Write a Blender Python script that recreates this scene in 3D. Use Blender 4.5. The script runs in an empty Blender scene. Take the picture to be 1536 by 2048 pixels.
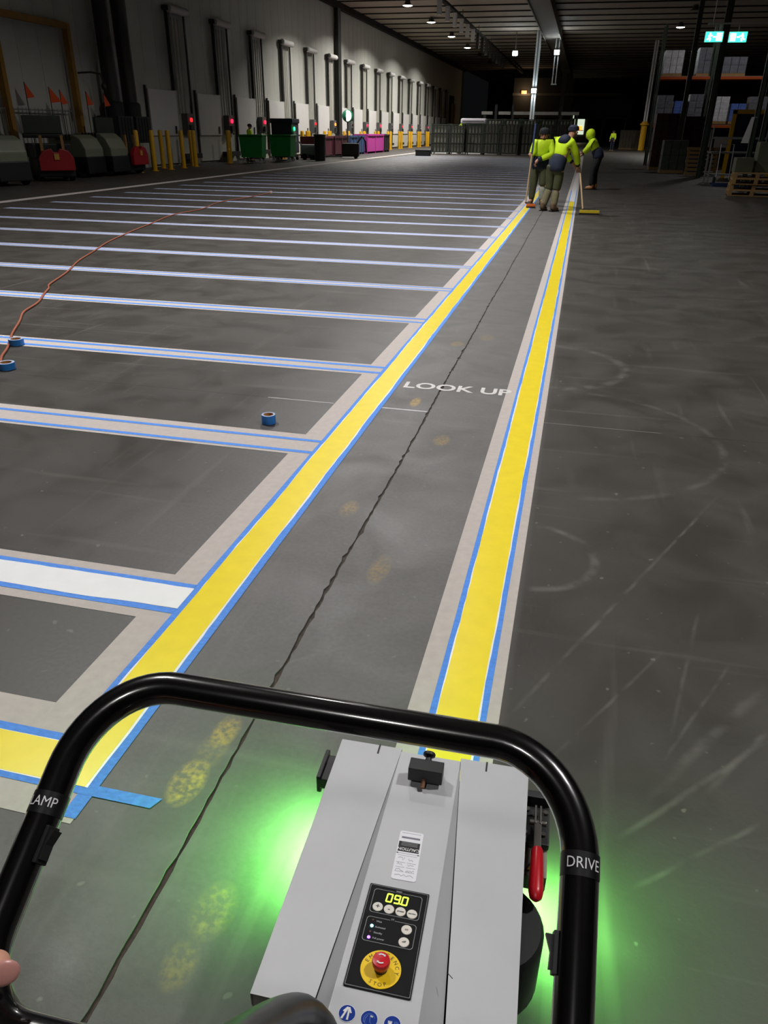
import bpy, bmesh, math, random
from mathutils import Vector, Matrix
random.seed(7)
sc = bpy.context.scene
COL = sc.collection
# ------------------------------------------------------------------ camera
CAM_H = 1.5
F_PX, YAW, PITCH, ROLL = 1482.1, 0.2336, 0.4760, 0.0126
cy_, sy_, cp_, sp_ = math.cos(YAW), math.sin(YAW), math.cos(PITCH), math.sin(PITCH)
_w = Vector((-sy_*cp_, cy_*cp_, -sp_)); _r0 = Vector((cy_, sy_, 0)); _u0 = _r0.cross(_w)
_r = _r0*math.cos(ROLL) + _u0*math.sin(ROLL); _u = _u0*math.cos(ROLL) - _r0*math.sin(ROLL)
cd = bpy.data.cameras.new('camera'); cam = bpy.data.objects.new('camera', cd); COL.objects.link(cam)
cd.sensor_fit = 'VERTICAL'; cd.sensor_height = 36.0; cd.lens = F_PX/2048*36.0
cd.clip_start = 0.02; cd.clip_end = 400
cam.matrix_world = Matrix(((_r.x, _u.x, -_w.x, 0), (_r.y, _u.y, -_w.y, 0), (_r.z, _u.z, -_w.z, CAM_H), (0, 0, 0, 1)))
sc.camera = cam
# ------------------------------------------------------------------ world, exposure
wd = bpy.data.worlds.new('world'); sc.world = wd; wd.use_nodes = True
wd.node_tree.nodes['Background'].inputs[0].default_value = (0.75, 0.8, 0.85, 1)
wd.node_tree.nodes['Background'].inputs[1].default_value = 0.004
sc.view_settings.view_transform = 'Standard'; sc.view_settings.look = 'None'
sc.view_settings.gamma = 1.0; sc.view_settings.exposure = 0.0; sc.view_settings.use_curve_mapping = False
sc.cycles.use_denoising = True
sc.cycles.max_bounces = 4; sc.cycles.diffuse_bounces = 2; sc.cycles.glossy_bounces = 2
sc.cycles.caustics_reflective = False; sc.cycles.caustics_refractive = False
sc.cycles.sample_clamp_indirect = 4.0
LAMP_W = 520.0          # one lit high bay lamp
# lit lamps overhead: (x, y, power factor)
LIT_NEAR = [(-5.4, 5.5, 0.74), (4.6, 3.6, 0.70), (-1.0, -5.0, 0.20), (-3.6, 13.0, 1.02), (-4.5, 21.5, 0.75), (-4.5, 31.5, 0.60), (7.0, 41.5, 0.2)]
LIT_FAR = [(-12.4, 48.5, 1.25), (-12.4, 57.0, 1.8), (-12.4, 65.5, 1.8), (-12.4, 75.2, 1.8), (-12.4, 85.0, 1.4), (-4.0, 84.0, 0.4), (6.0, 71.0, 0.95)]
UNLIT = [(-12.4, 94.5), (-12.4, 104.0), (-4.0, 135.0), (-12.4, 39.5), (6.0, 90.0), (6.0, 104.0), (-4.0, 112.0), (6.0, 62.0)]
LAMP_Z = 8.75

# ------------------------------------------------------------------ helpers
def lin(c):
    c = c/255.0
    return c/12.92 if c <= 0.04045 else ((c+0.055)/1.055)**2.4
def rgb(r, g, b): return (lin(r), lin(g), lin(b), 1.0)
MATS = {}
def mat(name, col, rough=0.5, metal=0.0, var=0.0, scale=6.0, bump=0.0, emit=0.0, ecol=None, spec=0.5, coat=0.0, stretch=None):
    """procedural material: colour with noise variation and fine relief"""
    if name in MATS: return MATS[name]
    m = bpy.data.materials.new(name); m.use_nodes = True; nt = m.node_tree; N = nt.nodes; L = nt.links
    b = N['Principled BSDF']
    c = rgb(*col)
    b.inputs['Base Color'].default_value = c; b.inputs['Roughness'].default_value = rough; b.inputs['Metallic'].default_value = metal
    b.inputs['Specular IOR Level'].default_value = spec
    if coat: b.inputs['Coat Weight'].default_value = coat; b.inputs['Coat Roughness'].default_value = 0.09
    if var or bump:
        tc = N.new('ShaderNodeTexCoord'); no = N.new('ShaderNodeTexNoise'); no.inputs['Scale'].default_value = scale; no.inputs['Detail'].default_value = 6
        src = tc.outputs['Object']
        if stretch:
            mp = N.new('ShaderNodeMapping'); mp.inputs['Scale'].default_value = stretch; L.new(src, mp.inputs[0]); src = mp.outputs[0]
        L.new(src, no.inputs['Vector'])
        if var:
            mx = N.new('ShaderNodeMix'); mx.data_type = 'RGBA'
            mr = N.new('ShaderNodeMapRange'); mr.inputs[1].default_value = 0.3; mr.inputs[2].default_value = 0.7
            L.new(no.outputs['Fac'], mr.inputs[0]); L.new(mr.outputs[0], mx.inputs[0])
            mx.inputs[6].default_value = [x*(1-var) for x in c[:3]]+[1]; mx.inputs[7].default_value = [min(1, x*(1+var)) for x in c[:3]]+[1]
            L.new(mx.outputs[2], b.inputs['Base Color'])
        if bump:
            bp = N.new('ShaderNodeBump'); bp.inputs['Strength'].default_value = bump; bp.inputs['Distance'].default_value = 0.01
            L.new(no.outputs['Fac'], bp.inputs['Height']); L.new(bp.outputs[0], b.inputs['Normal'])
    if emit:
        e = rgb(*(ecol or col)); b.inputs['Emission Color'].default_value = e; b.inputs['Emission Strength'].default_value = emit; m.cycles.emission_sampling = 'NONE'
    MATS[name] = m
    return m

class MB:
    """collects shapes, builds ONE mesh object"""
    def __init__(s): s.v = []; s.f = []
    def add(s, vs, fs):
        o = len(s.v); s.v += [tuple(x) for x in vs]; s.f += [tuple(i+o for i in f) for f in fs]; return s
    def box(s, x0, x1, y0, y1, z0, z1, M=None):
        vs = [Vector((x, y, z)) for z in (z0, z1) for x, y in ((x0, y0), (x1, y0), (x1, y1), (x0, y1))]
        if M: vs = [M @ q for q in vs]
        return s.add(vs, [(3, 2, 1, 0), (4, 5, 6, 7), (0, 1, 5, 4), (1, 2, 6, 5), (2, 3, 7, 6), (3, 0, 4, 7)])
    def prism(s, poly, z0, z1, M=None):
        n = len(poly); vs = [Vector((p[0], p[1], z0)) for p in poly]+[Vector((p[0], p[1], z1)) for p in poly]
        if M: vs = [M @ q for q in vs]
        return s.add(vs, [tuple(range(n-1, -1, -1)), tuple(range(n, 2*n))]+[(i, (i+1) % n, n+(i+1) % n, n+i) for i in range(n)])
    def cyl(s, a, b, r0, r1=None, n=14, cap=True):
        a = Vector(a); b = Vector(b); r1 = r0 if r1 is None else r1
        d = (b-a).normalized(); e = d.orthogonal().normalized(); g = d.cross(e)
        vs = [a+(e*math.cos(t)+g*math.sin(t))*r0 for t in [2*math.pi*i/n for i in range(n)]]+[b+(e*math.cos(t)+g*math.sin(t))*r1 for t in [2*math.pi*i/n for i in range(n)]]
        fs = [(i, (i+1) % n, n+(i+1) % n, n+i) for i in range(n)]
        if cap: fs += [tuple(range(n-1, -1, -1)), tuple(range(n, 2*n))]
        return s.add(vs, fs)
    def tube(s, pts, r, n=12, closed=False):
        pts = [Vector(p) for p in pts]; k = len(pts); rr = r if isinstance(r, (list, tuple)) else [r]*k
        up = None; rings = []
        for i, p in enumerate(pts):
            a = pts[i-1] if (i or closed) else p; b = pts[(i+1) % k] if (i < k-1 or closed) else p
            d = (b-a).normalized()
            if up is None: up = d.orthogonal().normalized()
            up = (up-d*up.dot(d)).normalized(); g = d.cross(up)
            rings.append([p+(up*math.cos(t)+g*math.sin(t))*rr[i] for t in [2*math.pi*j/n for j in range(n)]])
        vs = [v for ring in rings for v in ring]; fs = []
        for i in range(k if closed else k-1):
            i2 = (i+1) % k; off = 0
            if closed and i2 == 0:   # align twist
                off = min(range(n), key=lambda o: (rings[0][o]-rings[-1][0]).length)
            for j in range(n):
                fs.append((i*n+j, i*n+(j+1) % n, i2*n+(j+1+off) % n, i2*n+(j+off) % n))
        if not closed: fs += [tuple(range(n-1, -1, -1)), tuple((k-1)*n+j for j in range(n))]
        return s.add(vs, fs)
    def lathe(s, prof, M=None, n=24):
        M = M or Matrix.Identity(4); vs = []; fs = []
        for (r, z) in prof:
            for j in range(n): t = 2*math.pi*j/n; vs.append(M @ Vector((r*math.cos(t), r*math.sin(t), z)))
        for i in range(len(prof)-1):
            for j in range(n): fs.append((i*n+j, i*n+(j+1) % n, (i+1)*n+(j+1) % n, (i+1)*n+j))
        fs += [tuple(range(n-1, -1, -1)), tuple((len(prof)-1)*n+j for j in range(n))]
        return s.add(vs, fs)
    def ball(s, c, rx, ry, rz, n=12, m=8):
        c = Vector(c); vs = []; fs = []
        for i in range(m+1):
            ph = math.pi*i/m
            for j in range(n): t = 2*math.pi*j/n; vs.append((c.x+rx*math.sin(ph)*math.cos(t), c.y+ry*math.sin(ph)*math.sin(t), c.z+rz*math.cos(ph)))
        for i in range(m):
            for j in range(n): fs.append((i*n+j, (i+1)*n+j, (i+1)*n+(j+1) % n, i*n+(j+1) % n))
        return s.add(vs, fs)
    def ribbon(s, L, R, z):
        """flat strip between two polylines (lists of (x,y))"""
        n = len(L); return s.add([(p[0], p[1], z) for p in L]+[(p[0], p[1], z) for p in R], [(i, n+i, n+i+1, i+1) for i in range(n-1)])
    def mesh(s, name):
        me = bpy.data.meshes.new(name); me.from_pydata(s.v, [], s.f); me.validate()
        bm = bmesh.new(); bm.from_mesh(me); bmesh.ops.recalc_face_normals(bm, faces=bm.faces); bm.to_mesh(me); bm.free()
        return me
    def build(s, name, m, parent=None, smooth=False, bevel=0.0, seg=2):
        me = s.mesh(name)
        if bevel:
            bm = bmesh.new(); bm.from_mesh(me); bmesh.ops.remove_doubles(bm, verts=bm.verts, dist=1e-6)
            bmesh.ops.bevel(bm, geom=[e for e in bm.edges if len(e.link_faces) == 2 and e.calc_face_angle(0) > 0.4], offset=bevel, segments=seg, affect='EDGES', profile=0.6)
            bm.to_mesh(me); bm.free()
        return link(name, me, m, parent, smooth)
def link(name, me, m, parent=None, smooth=False):
    if not me.materials: me.materials.append(m)
    o = bpy.data.objects.new(name, me); COL.objects.link(o)
    if parent: o.parent = parent
    if smooth:
        me.polygons.foreach_set('use_smooth', [True]*len(me.polygons))
        try: me.set_sharp_from_angle(angle=math.radians(38))
        except Exception: pass
    return o
def tag(o, label, cat, group=None, kind=None):
    o['label'] = label
    if cat: o['category'] = cat
    if group: o['group'] = group
    if kind: o['kind'] = kind
    return o
def thing(name, label, cat, loc=(0, 0, 0), rz=0.0, group=None, kind=None):
    o = bpy.data.objects.new(name, None); COL.objects.link(o); o.location = loc; o.rotation_euler = (0, 0, rz); o.empty_display_size = 0.1
    return tag(o, label, cat, group, kind)
def struct(o, label):
    o['kind'] = 'structure'; o['label'] = label; return o
def dup(root, loc, rz=None, label=None):
    r = root.copy(); COL.objects.link(r); r.location = loc
    if rz is not None: r.rotation_euler = (0, 0, rz)
    if label: r['label'] = label
    for ch in root.children:
        c = ch.copy(); COL.objects.link(c); c.parent = r
        for g in ch.children:
            d = g.copy(); COL.objects.link(d); d.parent = c
    return r
TMP = bpy.data.scenes.new('builder')
def evaluated_mesh(o):
    """mesh of an object with its modifiers, evaluated in a small scene of its own"""
    TMP.collection.objects.link(o); vl = TMP.view_layers[0]; vl.update(); dg = vl.depsgraph; dg.update()
    me = bpy.data.meshes.new_from_object(o.evaluated_get(dg)); return me
def text_mesh(body, size, extrude=0.0, align='CENTER', bold=0.0, sx=1.0):
    cu = bpy.data.curves.new('t', 'FONT'); cu.body = body; cu.size = size; cu.extrude = extrude; cu.align_x = align; cu.align_y = 'CENTER'; cu.offset = bold; cu.resolution_u = 3
    o = bpy.data.objects.new('t', cu); me = evaluated_mesh(o)
    bpy.data.objects.remove(o); bpy.data.curves.remove(cu); me.materials.clear()
    if sx != 1.0: me.transform(Matrix.Diagonal((sx, 1, 1, 1)))
    return me
def text(name, body, size, M, m, parent=None, **k):
    me = text_mesh(body, size, **k); me.transform(M); me.name = name
    return link(name, me, m, parent)
ORD = ['first', 'second', 'third', 'fourth', 'fifth', 'sixth', 'seventh', 'eighth', 'ninth', 'tenth', 'eleventh', 'twelfth', 'thirteenth', 'fourteenth', 'fifteenth', 'sixteenth', 'seventeenth', 'eighteenth', 'nineteenth', 'twentieth']
TENS = {2: 'twenty', 3: 'thirty', 4: 'forty', 5: 'fifty', 6: 'sixty', 7: 'seventy'}
def ordinal(i):   # 1-based
    if i <= 20: return ORD[i-1]
    t, u = divmod(i, 10)
    return (TENS[t]+'-'+ORD[u-1]) if u else TENS[t][:-1]+'ieth'

# ------------------------------------------------------------------ floor material (stains, scuffs and shoe prints keep their own shapes)
def floor_material(side):
    m = bpy.data.materials.new('worn_concrete_'+side); m.use_nodes = True; nt = m.node_tree; N = nt.nodes; L = nt.links; b = N['Principled BSDF']
    tc = N.new('ShaderNodeTexCoord'); P = tc.outputs['Object']
    def noise(scale, detail=6, vec=None, sc3=None, rot=0.0, dist=0.0):
        n = N.new('ShaderNodeTexNoise'); n.inputs['Scale'].default_value = scale; n.inputs['Detail'].default_value = detail; n.inputs['Distortion'].default_value = dist
        v = vec or P
        if sc3:
            mp = N.new('ShaderNodeMapping'); mp.inputs['Scale'].default_value = sc3; mp.inputs['Rotation'].default_value = (0, 0, rot); L.new(v, mp.inputs[0]); v = mp.outputs[0]
        L.new(v, n.inputs['Vector']); return n.outputs['Fac']
    def mapr(s, a, b_, c=0.0, d=1.0):
        r = N.new('ShaderNodeMapRange'); r.inputs[1].default_value = a; r.inputs[2].default_value = b_; r.inputs[3].default_value = c; r.inputs[4].default_value = d
        r.clamp = True; L.new(s, r.inputs[0]); return r.outputs[0]
    def mth(op, a, b_=None):
        n = N.new('ShaderNodeMath'); n.operation = op
        for i, x in enumerate((a, b_)):
            if x is None: continue
            if isinstance(x, (int, float)): n.inputs[i].default_value = x
            else: L.new(x, n.inputs[i])
        return n.outputs[0]
    def mix(f, a, c):
        n = N.new('ShaderNodeMix'); n.data_type = 'RGBA'
        if isinstance(f, float): n.inputs[0].default_value = f
        else: L.new(f, n.inputs[0])
        for i, x in ((6, a), (7, c)):
            if isinstance(x, tuple): n.inputs[i].default_value = x
            else: L.new(x, n.inputs[i])
        return n.outputs[2]
    big = mapr(noise(0.45, 2), 0.32, 0.7); mid_n = noise(2.6, 5, dist=0.6); mid = mapr(mid_n, 0.35, 0.72); fine_n = noise(60, 3); fine = mapr(fine_n, 0.3, 0.75)
    sp = N.new('ShaderNodeSeparateXYZ'); L.new(P, sp.inputs[0])
    c = mix(big, rgb(49, 45, 40), rgb(57, 53, 49))
    # grinding dust trodden into the walkway and along its left edge
    dx = mth('ADD', sp.outputs[0], mth('MULTIPLY', mth('SUBTRACT', mid_n, 0.5), 0.5))
    walk = mth('MULTIPLY', mapr(dx, -1.95, -1.25), mapr(sp.outputs[0], -0.02, -0.10))
    walk = mth('MULTIPLY', walk, mapr(sp.outputs[1], 0.6, 2.2, 0.35, 1.0))
    c = mix(mth('MULTIPLY', walk, 0.85), c, rgb(112, 110, 110))
    c = mix(mth('MULTIPLY', mid, 0.42), c, rgb(74, 71, 67))
    c = mix(mth('MULTIPLY', fine, 0.22), c, rgb(48, 45, 42))
    # long tyre and drag scuffs
    for rot, s3, a, g in ((0.62, (0.6, 9, 1), 0.62, 0.22), (-0.5, (11, 0.7, 1), 0.63, 0.22), (1.15, (0.5, 14, 1), 0.64, 0.2)):
        st = mapr(noise(1.0, 3, sc3=s3, rot=rot, dist=0.3), a, a+0.14)
        c = mix(mth('MULTIPLY', st, g), c, rgb(118, 114, 108))
    spots = mapr(noise(26, 1), 0.735, 0.79)
    c = mix(mth('MULTIPLY', spots, 0.4), c, rgb(130, 126, 120))
    brk = noise(9, 3)
    def mine(x): return side != 'far' and ((x < -0.725) == (side == 'left'))
    def seg(a, b_, w, k):
        nonlocal c
        if not mine((a[0]+b_[0])/2): return
        ax, ay = a; bx, by = b_; ln = math.hypot(bx-ax, by-ay); an = math.atan2(by-ay, bx-ax)
        mp = N.new('ShaderNodeMapping'); mp.vector_type = 'TEXTURE'; mp.inputs['Location'].default_value = ((ax+bx)/2, (ay+by)/2, 0); mp.inputs['Rotation'].default_value = (0, 0, an); L.new(P, mp.inputs[0])
        sx = N.new('ShaderNodeSeparateXYZ'); L.new(mp.outputs[0], sx.inputs[0])
        wy = mth('ADD', sx.outputs[1], mth('MULTIPLY', mth('SUBTRACT', brk, 0.5), w*1.5))
        f = mth('MULTIPLY', mapr(mth('ABSOLUTE', wy), w, w*0.2), mapr(mth('ABSOLUTE', sx.outputs[0]), ln/2, ln/2*0.75))
        f = mth('MULTIPLY', f, mapr(brk, 0.36, 0.62))
        c = mix(mth('MULTIPLY', f, k*0.62), c, rgb(112, 108, 102))
    for a, b_, w, k in (((-.03, 1.656), (.80, 3.405), .010, .65), ((.09, 1.512), (.447, 2.112), .008, .55), ((.739, 2.01), (.342, 1.456), .022, .5), ((.70, 1.80), (.478, 1.49), .012, .5),
                        ((.593, 2.417), (.424, 1.691), .009, .4), ((.642, 2.083), (.359, 1.527), .008, .45), ((.264, 1.313), (.69, 1.759), .012, .5), ((.27, 1.167), (.633, 1.467), .009, .5),
                        ((-.732, 2.103), (-.903, 1.789), .012, .4), ((-.556, 1.879), (-.792, 1.687), .010, .45), ((-.27, 10.23), (2.3, 10.0), .03, .35)):
        seg(a, b_, w, k)
    def ring(cx, cy, r, w, k, x0=None):
        nonlocal c
        if not mine(cx): return
        mp = N.new('ShaderNodeMapping'); mp.vector_type = 'TEXTURE'; mp.inputs['Location'].default_value = (cx, cy, 0); L.new(P, mp.inputs[0])
        sx = N.new('ShaderNodeSeparateXYZ'); L.new(mp.outputs[0], sx.inputs[0])
        d = mth('SQRT', mth('ADD', mth('MULTIPLY', sx.outputs[0], sx.outputs[0]), mth('MULTIPLY', sx.outputs[1], sx.outputs[1])))
        f = mth('MULTIPLY', mapr(mth('ABSOLUTE', mth('SUBTRACT', d, r)), w, w*0.2), mapr(sx.outputs[0], 0.0, 0.15*r))
        c = mix(mth('MULTIPLY', mth('MULTIPLY', f, mapr(brk, 0.38, 0.6)), k), c, rgb(110, 106, 100))
    ring(-0.02, 2.62, 0.25, 0.025, 0.45); ring(-0.1, 5.4, 0.56, 0.05, 0.4); ring(0.1, 4.0, 0.8, 0.03, 0.25)
    # dusty yellow shoe prints
    dust = mapr(mth('ADD', fine_n, mth('MULTIPLY', brk, 0.5)), 0.62, 0.95)
    def shoe(cx, cy, lx, ly, k, rot=0.0):
        nonlocal c
        if not mine(cx): return
        mp = N.new('ShaderNodeMapping'); mp.vector_type = 'TEXTURE'; mp.inputs['Location'].default_value = (cx, cy, 0); mp.inputs['Rotation'].default_value = (0, 0, rot); mp.inputs['Scale'].default_value = (lx, ly, 1); L.new(P, mp.inputs[0])
        sx = N.new('ShaderNodeSeparateXYZ'); L.new(mp.outputs[0], sx.inputs[0])
        d = mth('ADD', mth('MULTIPLY', sx.outputs[0], sx.outputs[0]), mth('MULTIPLY', sx.outputs[1], sx.outputs[1]))
        f = mth('MULTIPLY', mapr(d, 1.05, 0.35), mth('ADD', mth('MULTIPLY', dust, 0.85), 0.10))
        c = mix(mth('MULTIPLY', f, k), c, rgb(196, 160, 70))
    shoe(-.803, 1.225, .050, .085, .8); shoe(-.79, 1.34, .046, .085, .22); shoe(-.783, 1.42, .04, .07, .55)
    shoe(-.585, .915, .052, .075, .3); shoe(-.60, .79, .04, .06, .25); shoe(-.83, 2.82, .045, .09, .35); shoe(-.577, 2.36, .045, .12, .3)
    shoe(-.838, 4.33, .035, .10, .7); shoe(-.573, 3.74, .05, .09, .4); shoe(-.80, 5.8, .06, .09, .35); shoe(-.60, 6.07, .07, .12, .25)
    L.new(c, b.inputs['Base Color'])
    L.new(mapr(mid_n, 0.3, 0.7, 0.44, 0.62), b.inputs['Roughness'])
    b.inputs['Specular IOR Level'].default_value = 0.45
    bp = N.new('ShaderNodeBump'); bp.inputs['Strength'].default_value = 0.12; bp.inputs['Distance'].default_value = 0.004
    L.new(fine_n, bp.inputs['Height']); L.new(bp.outputs[0], b.inputs['Normal'])
    return m
M_FLOOR_L, M_FLOOR_R, M_FLOOR_F = floor_material('left'), floor_material('right'), floor_material('far')
M_GROUND = mat('ground_concrete', (184, 175, 170), 0.8, var=0.06, scale=30, bump=0.08)
M_YEL = mat('yellow_line_paint', (240, 216, 42), 0.32, var=0.04, scale=14, bump=0.05, spec=0.5)
M_WHT = mat('white_line_paint', (238, 238, 240), 0.3, var=0.02, scale=14, bump=0.04)
M_TAPE = mat('blue_masking_tape', (72, 136, 226), 0.62, var=0.14, scale=1.0, bump=0.3, stretch=(45, 90, 1))
M_JOINT = mat('joint_filler', (30, 28, 26), 0.9, var=0.2, scale=30)
M_JOINTW = mat('joint_filler_white', (196, 194, 196), 0.7, var=0.15, scale=20)

# ------------------------------------------------------------------ floor: slabs with open joints
XW, XR, YB, YE, ZC = -17.5, 24.0, -9.0, 150.0, 9.1
fl = MB().box(XW-.3, XR, YB, YE, -0.10, -0.022).build('floor', M_JOINT)
struct(fl, 'dark worn concrete floor of the hall')
XS = [XW-.3, -12.6, -6.7, -0.725, 5.3, 11.4, 17.5, XR]
YS = [YB, -2.0, 4.17, 10.3, 16.45, 22.6, 28.7, 34.9, 41.0, 47.2, 59.5, 78, 110, YE]
rj = random.Random(3)
for i in range(len(XS)-1):
    for j in range(len(YS)-1):
        x0, x1, y0, y1 = XS[i], XS[i+1], YS[j], YS[j+1]; g = 0.0007
        near = y0 < 22
        def edge(x, sgn):
            w = 0.0045 if abs(x+0.725) < .01 and near else g
            if abs(x+0.725) < .01 and near:
                n = max(2, int((y1-y0)/0.035)); pts = []
                for k in range(n+1):
                    y = y0+g+(y1-y0-2*g)*k/n; jit = rj.uniform(-0.0026, 0.0040) + (0.007 if rj.random() < .08 else 0)
                    pts.append((x+sgn*(w+max(-0.002, jit)) + 0.003*math.sin(y*2.3), y))
                return pts
            return [(x+sgn*w, y0+g), (x+sgn*w, y1-g)]
        le = edge(x0, 1); ri = edge(x1, -1)
        MB().prism(ri+le[::-1], -0.022, 0.0).build('slab', M_FLOOR_F if y0 > 9 or x0 < -7 or x1 > 6 else (M_FLOOR_L if x1 < 0 else M_FLOOR_R), fl)
MB().box(-0.75, -0.70, -8, 24, -0.020, -0.0065).build('joint_filler', mat('crack_fill', (66, 58, 50), 0.9, var=.35, scale=60), fl)
MB().box(-1.012, -0.735, 4.162, 4.178, -0.02, 0.0012).build('joint_filler', M_JOINTW, fl)
MB().box(-1.75, -1.32, 4.167, 4.174, -0.02, 0.0006).build('joint_filler', M_JOINTW, fl)
MB().box(-0.71, 0.6, 4.168, 4.172, -0.02, 0.0005).build('joint_filler', mat('joint_filler_grey', (128, 126, 124), 0.8), fl)

# ------------------------------------------------------------------ floor markings
def wob(n, amp, seed, smooth=3):
    r = random.Random(seed); a = [r.uniform(-1, 1) for _ in range(n+smooth*2)]
    return [amp*sum(a[i:i+smooth*2+1])/(smooth*2+1)*1.9 for i in range(n)]
def strip_y(mb, x0, x1, y0, y1, z, amp=0.0, seed=1, step=0.05, dens=14.0):
    ys = [y0]; 
    while ys[-1] < y1: ys.append(min(y1, ys[-1]+(step if ys[-1] < dens else 0.6)))
    n = len(ys); a = wob(n, amp, seed); b_ = wob(n, amp, seed+50)
    return mb.ribbon([(x0+a[i], ys[i]) for i in range(n)], [(x1+b_[i], ys[i]) for i in range(n)], z)
def strip_x(mb, y0, y1, x0, x1, z, amp=0.0, seed=1, step=0.05):
    n = max(2, int((x1-x0)/step)+1) if amp else 2; xs = [x0+(x1-x0)*i/(n-1) for i in range(n)]; a = wob(n, amp, seed); b_ = wob(n, amp, seed+50)
    return mb.ribbon([(xs[i], y0+a[i]) for i in range(n)], [(xs[i], y1+b_[i]) for i in range(n)], z)
ZG, ZT, ZP, ZY = 0.0012, 0.0022, 0.0030, 0.0036
t = thing('yellow_line', 'long yellow floor line edging the bays, blue tape on both sides', 'floor line', (-1.11, 1.1, 0))
def at0(mb, loc): mb.v = [(v[0]-loc[0], v[1]-loc[1], v[2]-loc[2]) for v in mb.v]; return mb
LOC = (-1.11, 1.1, 0)
at0(strip_y(MB(), -1.312, -1.016, 1.035, 60, ZG), LOC).build('ground_strip', M_GROUND, t)
at0(strip_y(MB(), -1.200, -1.168, 1.28, 60, ZT, 0.0006, 2), LOC).build('tape_strip', M_TAPE, t)
at0(strip_y(MB(), -1.052, -1.013, 1.05, 60, ZT, 0.0006, 3), LOC).build('tape_strip', M_TAPE, t)
at0(strip_y(MB(), -1.176, -1.040, 1.142, 60, ZP, 0.0055, 4), LOC).build('white_primer', M_WHT, t)
at0(strip_y(MB(), -1.173, -1.047, 1.142, 60, ZY, 0.0030, 5), LOC).build('yellow_paint', M_YEL, t)
LOC = (-.164, .3, 0)
t = thing('yellow_line', 'yellow floor line that the curing machine stands on, blue tape both sides', 'floor line', LOC)
at0(strip_y(MB(), -.310, -.046, .3, 60, ZG), LOC).build('ground_strip', M_GROUND, t)
at0(strip_y(MB(), -.246, -.216, .3, 24, ZT, 0.0006, 6), LOC).build('tape_strip', M_TAPE, t)
at0(strip_y(MB(), -.114, -.082, .3, 24, ZT, 0.0006, 7), LOC).build('tape_strip', M_TAPE, t)
at0(strip_y(MB(), -.228, -.100, .3, 48, ZP, 0.0045, 8), LOC).build('white_primer', M_WHT, t)
at0(strip_y(MB(), -.223, -.105, .3, 20.0, ZY, 0.0032, 9), LOC).build('yellow_paint', M_YEL, t)
LOC = (-2.2, 1.2, 0)
t = thing('yellow_line', 'short yellow crossbar at the near left under the LAMP grip', 'floor line', LOC)
at0(strip_x(MB(), 1.035, 1.40, -3.4, -1.312, ZG), LOC).build('ground_strip', M_GROUND, t)
at0(strip_x(MB(), 1.262, 1.296, -3.4, -1.16, ZT+.0002, 0.0006, 2), LOC).build('tape_strip', M_TAPE, t)
at0(strip_x(MB(), 1.120, 1.152, -3.4, -1.05, ZT+.0002, 0.0006, 3), LOC).build('tape_strip', M_TAPE, t)
at0(MB().ribbon([(-1.06, 1.120), (-.853, 1.123)], [(-1.06, 1.153), (-.837, 1.157)], ZT+.0004), LOC).build('tape_strip', M_TAPE, t)
at0(strip_x(MB(), 1.140, 1.270, -3.4, -1.172, ZP, 0.003, 4), LOC).build('white_primer', M_WHT, t)
at0(strip_x(MB(), 1.145, 1.268, -3.4, -1.16, ZY-.0002, 0.004, 5), LOC).build('yellow_paint', M_YEL, t)
# bay lines running to the left
BAY = [1.985, 3.465, 4.93, 6.50, 8.00, 9.51]
while BAY[-1] < 52: BAY.append(BAY[-1]+1.505)
for i, yc in enumerate(BAY):
    lab = 'white painted bay line with blue tape, nearest to the camera' if i == 0 else '%s taped but unpainted bay line beyond the white painted one' % ordinal(i)
    t = thing('bay_line', lab, 'floor line', (-6, yc, 0), group='bay lines across the marking area')
    hw = 0.14 if i < 2 else 0.122; tw = .015 if i < 2 else .020; to = .079 if i < 2 else .066; xl = -11.35-6*0
    LOC = (-6, yc, 0); up = 0.02 if i in (1,) else 0.0
    at0(strip_x(MB(), yc-hw+up, yc+hw+up, xl, -1.312, ZG), LOC).build('ground_strip', M_GROUND, t)
    for s in (-1, 1):
        at0(strip_x(MB(), yc+s*to-tw, yc+s*to+tw, xl, -1.199, ZT, 0.0008 if i < 3 else 0, i*7+s), LOC).build('tape_strip', M_TAPE, t)
    if i == 0:
        at0(strip_x(MB(), yc-.068, yc+.068, xl, -1.197, ZP-.0002, 0.006, 77, 0.04), LOC).build('white_paint', M_WHT, t)
LOC = (-12.3, 10, 0)
t = thing('aisle_line', 'pale ground line along the far left edge of the bays', 'floor line', LOC)
at0(strip_y(MB(), -12.46, -12.14, 7, 62, ZG), LOC).build('ground_strip', M_GROUND, t)
# LOOK UP stencil
me = text_mesh('LOOK UP', 0.176, bold=0.0045, sx=1.0)
xs = [v.co.x for v in me.vertices]; k = 0.70/(max(xs)-min(xs)); me.transform(Matrix.Diagonal((k, 1, 1, 1)))
me.transform(Matrix.Translation((-.632, 4.655, 0.0016)) @ Matrix.Rotation(0.01, 4, 'Z'))
o = link('floor_lettering', me, mat('stencil_white', (206, 202, 200), 0.6, var=0.12, scale=25)); tag(o, 'white stencilled words LOOK UP on the floor', 'floor lettering')
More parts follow.
